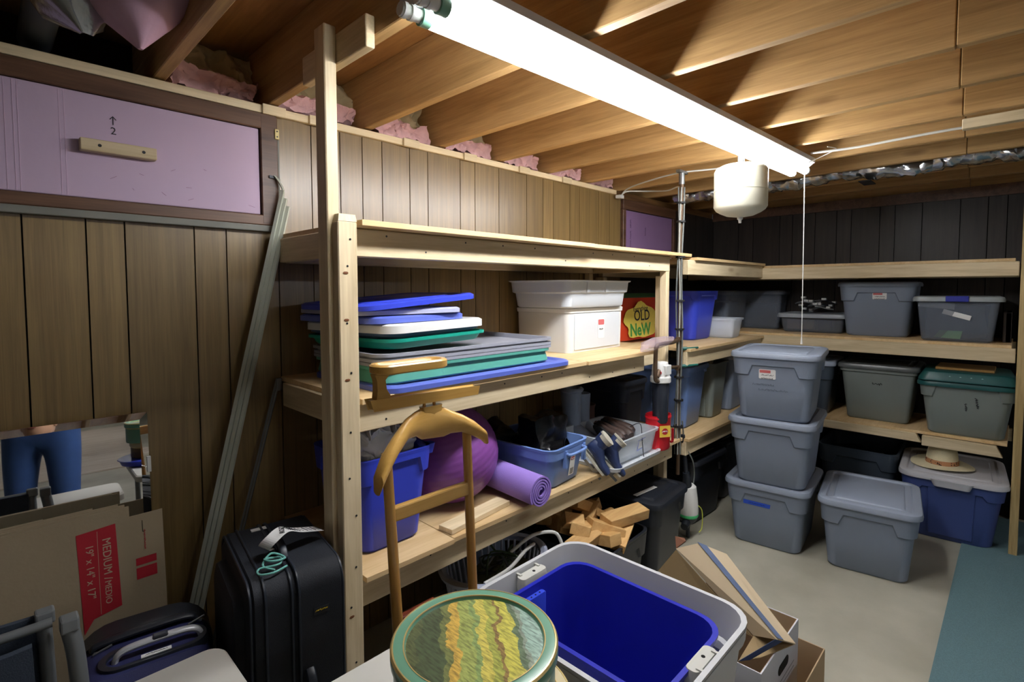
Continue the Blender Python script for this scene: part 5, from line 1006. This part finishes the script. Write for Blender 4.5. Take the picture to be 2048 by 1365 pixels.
# blue carry-on
NV = mat('navy_nylon', (34, 38, 84), .7, .15, 60, .4, 500)
t = thing('suitcase', 'navy blue carry-on with silver handle before the cardboard', 'suitcase', (.272, 1.64, 0), -9)
W3, D3, H3 = .300, .25, .605
def rv3(y, inset=0): return [(q[0], y, q[1]+H3/2+.02) for q in rr(W3-2*inset, H3-.03-2*inset, .06, 0, 6, 6)]
part('case_shell', MB().loft([rv3(D3/2, .02), rv3(D3/2-.02), rv3(-D3/2+.02), rv3(-D3/2, .02)]), NV, t, smooth=True)
part('back_roll', MB().loft([[(q[0], y, q[1]+H3/2+.02+dz) for q in rr(W3-2*i_, H3-.03-2*i_, .10, 0, 6, 6)] for y, i_, dz in ((D3/2-.075, .0, .0), (D3/2-.07, -.012, .008), (D3/2-.0, -.012, .008), (D3/2+.01, .01, 0))]), BLACKP, t, smooth=True)
part('handle_housing', MB().loft([rr(.24, .10, .045, H3-.012, 6, 4, .02, -.045), rr(.235, .095, .045, H3+.012, 6, 4, .02, -.045), rr(.205, .07, .035, H3+.012, 6, 4, .02, -.045), rr(.20, .065, .03, H3-.002, 6, 4, .02, -.045)]), BLACKP, t, smooth=True)
SILV = mat('satin_silver', (190, 192, 196), .35, .03, metal=.3)
part('pull_handle', MB().tube(smooth_path([(-.065, -.045, H3), (-.055, -.045, H3+.022), (-.02, -.045, H3+.032), (.08, -.045, H3+.032), (.115, -.045, H3+.022), (.125, -.045, H3)], 6), .011, 12, flat=.7), SILV, t, smooth=True)
part('release_button', MB().box(.015, .05, -.056, -.034, H3+.034, H3+.043), BLACKP, t, bevel=.004)
part('name_plate', MB().box(-.01, .055, -.083, -.070, H3+.0135, H3+.0155), WHITE, t)
scribble('plate_lettering', Matrix.Translation((.0225, -.0765, H3+.0155)), .045, .006, INK, t, r=.0006)
part('grab_handle', MB().tube(smooth_path([(-.11, .045, H3), (-.09, .045, H3+.016), (.09, .045, H3+.020), (.12, .045, H3)], 6), .014, 10, flat=.6), BLACKP, t, smooth=True)
for x in (-.09, .12): part('buckle_ring', MB().tube([(x-.02, .02, H3+.005), (x+.02, .03, H3+.012)], .003, 6), STEEL, t)
for x in (-.13, -.105, .13): part('rivet', MB().lathe([(.005, H3+.001), (.004, H3+.005)], 10, Matrix.Translation((x, .03, 0))), STEEL, t)
for x in (-.12, .12): part('wheel', MB().tube([(x-.012, D3/2-.03, .02), (x+.012, D3/2-.03, .02)], .02, 14), BLACKP, t)
# folding chair with slate fabric
t = thing('folding_chair', 'folded grey tube chair with slate fabric at the lower left edge', 'chair', (-.03, 1.42, 0))
GT = mat('grey_painted_tube', (116, 120, 122), .35, .05, metal=.3); SF = mat('slate_fabric', (46, 56, 70), .9, .1, 60, .5, 300)
part('tube_leg', MB().tube(smooth_path([(.105, 1.43, .835), (.115, 1.43, .76), (.118, 1.425, .62), (.09, 1.42, .50), (.05, 1.415, .30), (.02, 1.41, .012)], 5), .016, 12), GT, t, world=True, smooth=True)
part('tube_leg', MB().tube(smooth_path([(.068, 1.47, .84), (.072, 1.47, .6), (.06, 1.46, .3), (.05, 1.46, .012)], 5), .013, 12), GT, t, world=True, smooth=True)
part('tube_leg', MB().tube([(-.40, 1.44, .82), (-.40, 1.43, .012)], .014, 12), GT, t, world=True, smooth=True)
part('tube_leg', MB().tube([(-.36, 1.40, .80), (-.36, 1.40, .012)], .014, 12), GT, t, world=True, smooth=True)
part('joint_bracket', MB().box(.09, .122, 1.412, 1.448, .825, .855), GT, t, world=True, bevel=.004); part('joint_bracket', MB().box(.054, .086, 1.455, 1.485, .84, .868), GT, t, world=True, bevel=.004)
part('cross_tube', MB().tube([(-.41, 1.45, .845), (.08, 1.45, .845)], .010, 10), GT, t, world=True, smooth=True)
part('seat_fabric', crumple(slab(-.40, .045, 1.405, 1.42, .32, .828, 12, 1, 12), .006, 7, 3), SF, t, world=True, smooth=True)
part('back_fabric', crumple(slab(-.40, .06, 1.478, 1.49, .50, .852, 12, 1, 10), .006, 7, 5), SF, t, world=True, smooth=True)
# ================================================================ WHAT THE MIRROR SHOWS (the room behind the photographer)
single('floor_mat', MB().box(-1.5, 3.0, -7.4, -3.4, .0005, .012), wood('pale_plank_mat', (176, 160, 140), (214, 204, 190), 'x', knots=0), 'pale wood patterned mat on the floor behind the photographer', 'mat')
t = thing('stool', 'short wooden stool seen in the mirror', 'stool', (.55, -8.3, 0))
part('seat', MB().lathe([(.15, .43), (.16, .435), (.16, .46), (.15, .465)], 28, Matrix.Translation((.55, -8.3, 0))), BEECH, t, world=True, smooth=True)
for sx_, sy_ in ((1, 1), (1, -1), (-1, 1), (-1, -1)): part('leg', MB().tube([(.55+.10*sx_, -8.3+.10*sy_, .43), (.55+.15*sx_, -8.3+.15*sy_, 0)], .018, 10), BEECH, t, world=True, smooth=True)
t = thing('folding_table', 'black legged folding table seen at the right of the mirror', 'table', (1.65, -4.4, 0))
part('tabletop', MB().box(.95, 2.3, -4.8, -4.0, .71, .745), mat('speckled_table', (150, 148, 140), .6, .3, 40), t, world=True, bevel=.008)
for x in (1.05, 2.2):
    for y in (-4.7, -4.1): part('leg', MB().tube([(x, y, .71), (x+.02, y, 0)], .014, 8), DARKM, t, world=True)
part('brace', MB().tube([(1.05, -4.1, .70), (1.65, -4.1, .05)], .016, 8), DARKM, t, world=True)
tote('storage_tote', 'white lidded tote seen at the right edge of the mirror', (1.12, -.62, 0), 10, .36, .45, .36, .03, WHITEP, mat_get('white_plastic', (222, 222, 218)))
single('blue_sack', crumple(slab(.80, 1.0, -.32, -.1, .02, .30, 8, 8, 8), .04, 7, 12), NV, 'blue soft bag standing on the floor in the mirror', 'bag', smooth=True)
# photographer (his jeans appear in the mirror)
def skin_body(name, joints, edges, m, parent, root=0, lvl=2):
    me = bpy.data.meshes.new(name); me.from_pydata([j[:3] for j in joints], edges, []); o = bpy.data.objects.new(name, me); COL.objects.link(o)
    sk = o.modifiers.new('skin', 'SKIN'); sk.use_smooth_shade = True
    for i, j in enumerate(joints):
        d = me.skin_vertices[0].data[i]; d.radius = (j[3], j[4] if len(j) > 4 else j[3]); d.use_root = (i == root)
    sb = o.modifiers.new('subsurf', 'SUBSURF'); sb.levels = lvl; sb.render_levels = lvl
    me.materials.append(m); o.parent = parent; return o
JEAN = mat('denim', (52, 84, 142), .85, .25, 7, .5, 400); SKIN = mat('skin', (206, 160, 130), .5, .04); SHIRT = mat('black_sweater', (20, 20, 24), .9)
cam_p = thing('person', 'standing photographer in blue jeans and black top, seen in the mirror', 'person', (.09, -.26, 0), 20)
J = [(0, 0, .98, .15, .11), (0, 0, 1.12, .15, .10), (0, 0, 1.30, .17, .11), (0, 0, 1.44, .13, .09), (0, .01, 1.53, .055, .055), (0, .03, 1.62, .075, .09), (0, .035, 1.72, .07, .085),
     (.19, 0, 1.42, .055), (.26, .05, 1.20, .045), (.16, .20, 1.34, .032), (-.19, 0, 1.42, .055), (-.26, .05, 1.20, .045), (-.16, .20, 1.34, .032)]
E_ = [(0, 1), (1, 2), (2, 3), (3, 4), (4, 5), (5, 6), (3, 7), (7, 8), (8, 9), (3, 10), (10, 11), (11, 12)]
body = skin_body('upper_body', J, E_, SHIRT, cam_p)
skin_body('jeans', [(0, 0, 1.02, .17, .12), (0, 0, .93, .17, .13), (.10, 0, .84, .105, .11), (.11, .02, .50, .075), (.12, 0, .12, .062), (-.10, 0, .84, .105, .11), (-.11, .02, .50, .075), (-.12, 0, .12, .062)], [(0, 1), (1, 2), (2, 3), (3, 4), (1, 5), (5, 6), (6, 7)], JEAN, cam_p)
part('head', MB().ell((0, .035, 1.665), .078, .098, .118, 24, 18).ell((0, .135, 1.655), .014, .02, .022, 10, 8).ell((.08, .03, 1.66), .012, .02, .032, 10, 8).ell((-.08, .03, 1.66), .012, .02, .032, 10, 8), SKIN, cam_p, smooth=True)
part('hair', MB().ell((0, .015, 1.70), .086, .10, .098, 24, 14), mat('grey_brown_hair', (84, 72, 62), .8), cam_p, smooth=True)
for s in (-1, 1):
    part('eye', MB().ell((s*.03, .122, 1.668), .011, .008, .008, 10, 8), INK, cam_p, smooth=True)
    hb = MB(); bx_, by_, bz_ = s*.13, .225, 1.37
    hb.ell((bx_, by_, bz_), .035, .028, .042, 14, 10)
    for k in range(4): hb.tube([(bx_+s*(.02-.014*k), by_+.01, bz_+.03), (bx_+s*(.012-.013*k), by_+.035, bz_+.062-.004*k), (bx_-s*.006-s*.010*k, by_+.03, bz_+.082-.006*abs(k-1))], [.009, .008, .006], 8)
    hb.tube([(bx_-s*.025, by_, bz_-.005), (bx_-s*.048, by_+.02, bz_+.02), (bx_-s*.052, by_+.03, bz_+.045)], [.011, .009, .007], 8)
    part('hand', hb, SKIN, cam_p, smooth=True)
    part('shoe', MB().loft([rr(.09, .27, .04, 0, 5, 3, s*.125, .045), rr(.10, .28, .045, .03, 5, 3, s*.125, .045), rr(.085, .20, .04, .07, 5, 3, s*.125, .01), rr(.08, .09, .035, .10, 5, 3, s*.12, -.02)]), BLACKP, cam_p, smooth=True)
part('mouth', MB().ell((0, .128, 1.622), .022, .006, .004, 10, 6), mat('lip', (160, 90, 84), .5), cam_p, smooth=True)
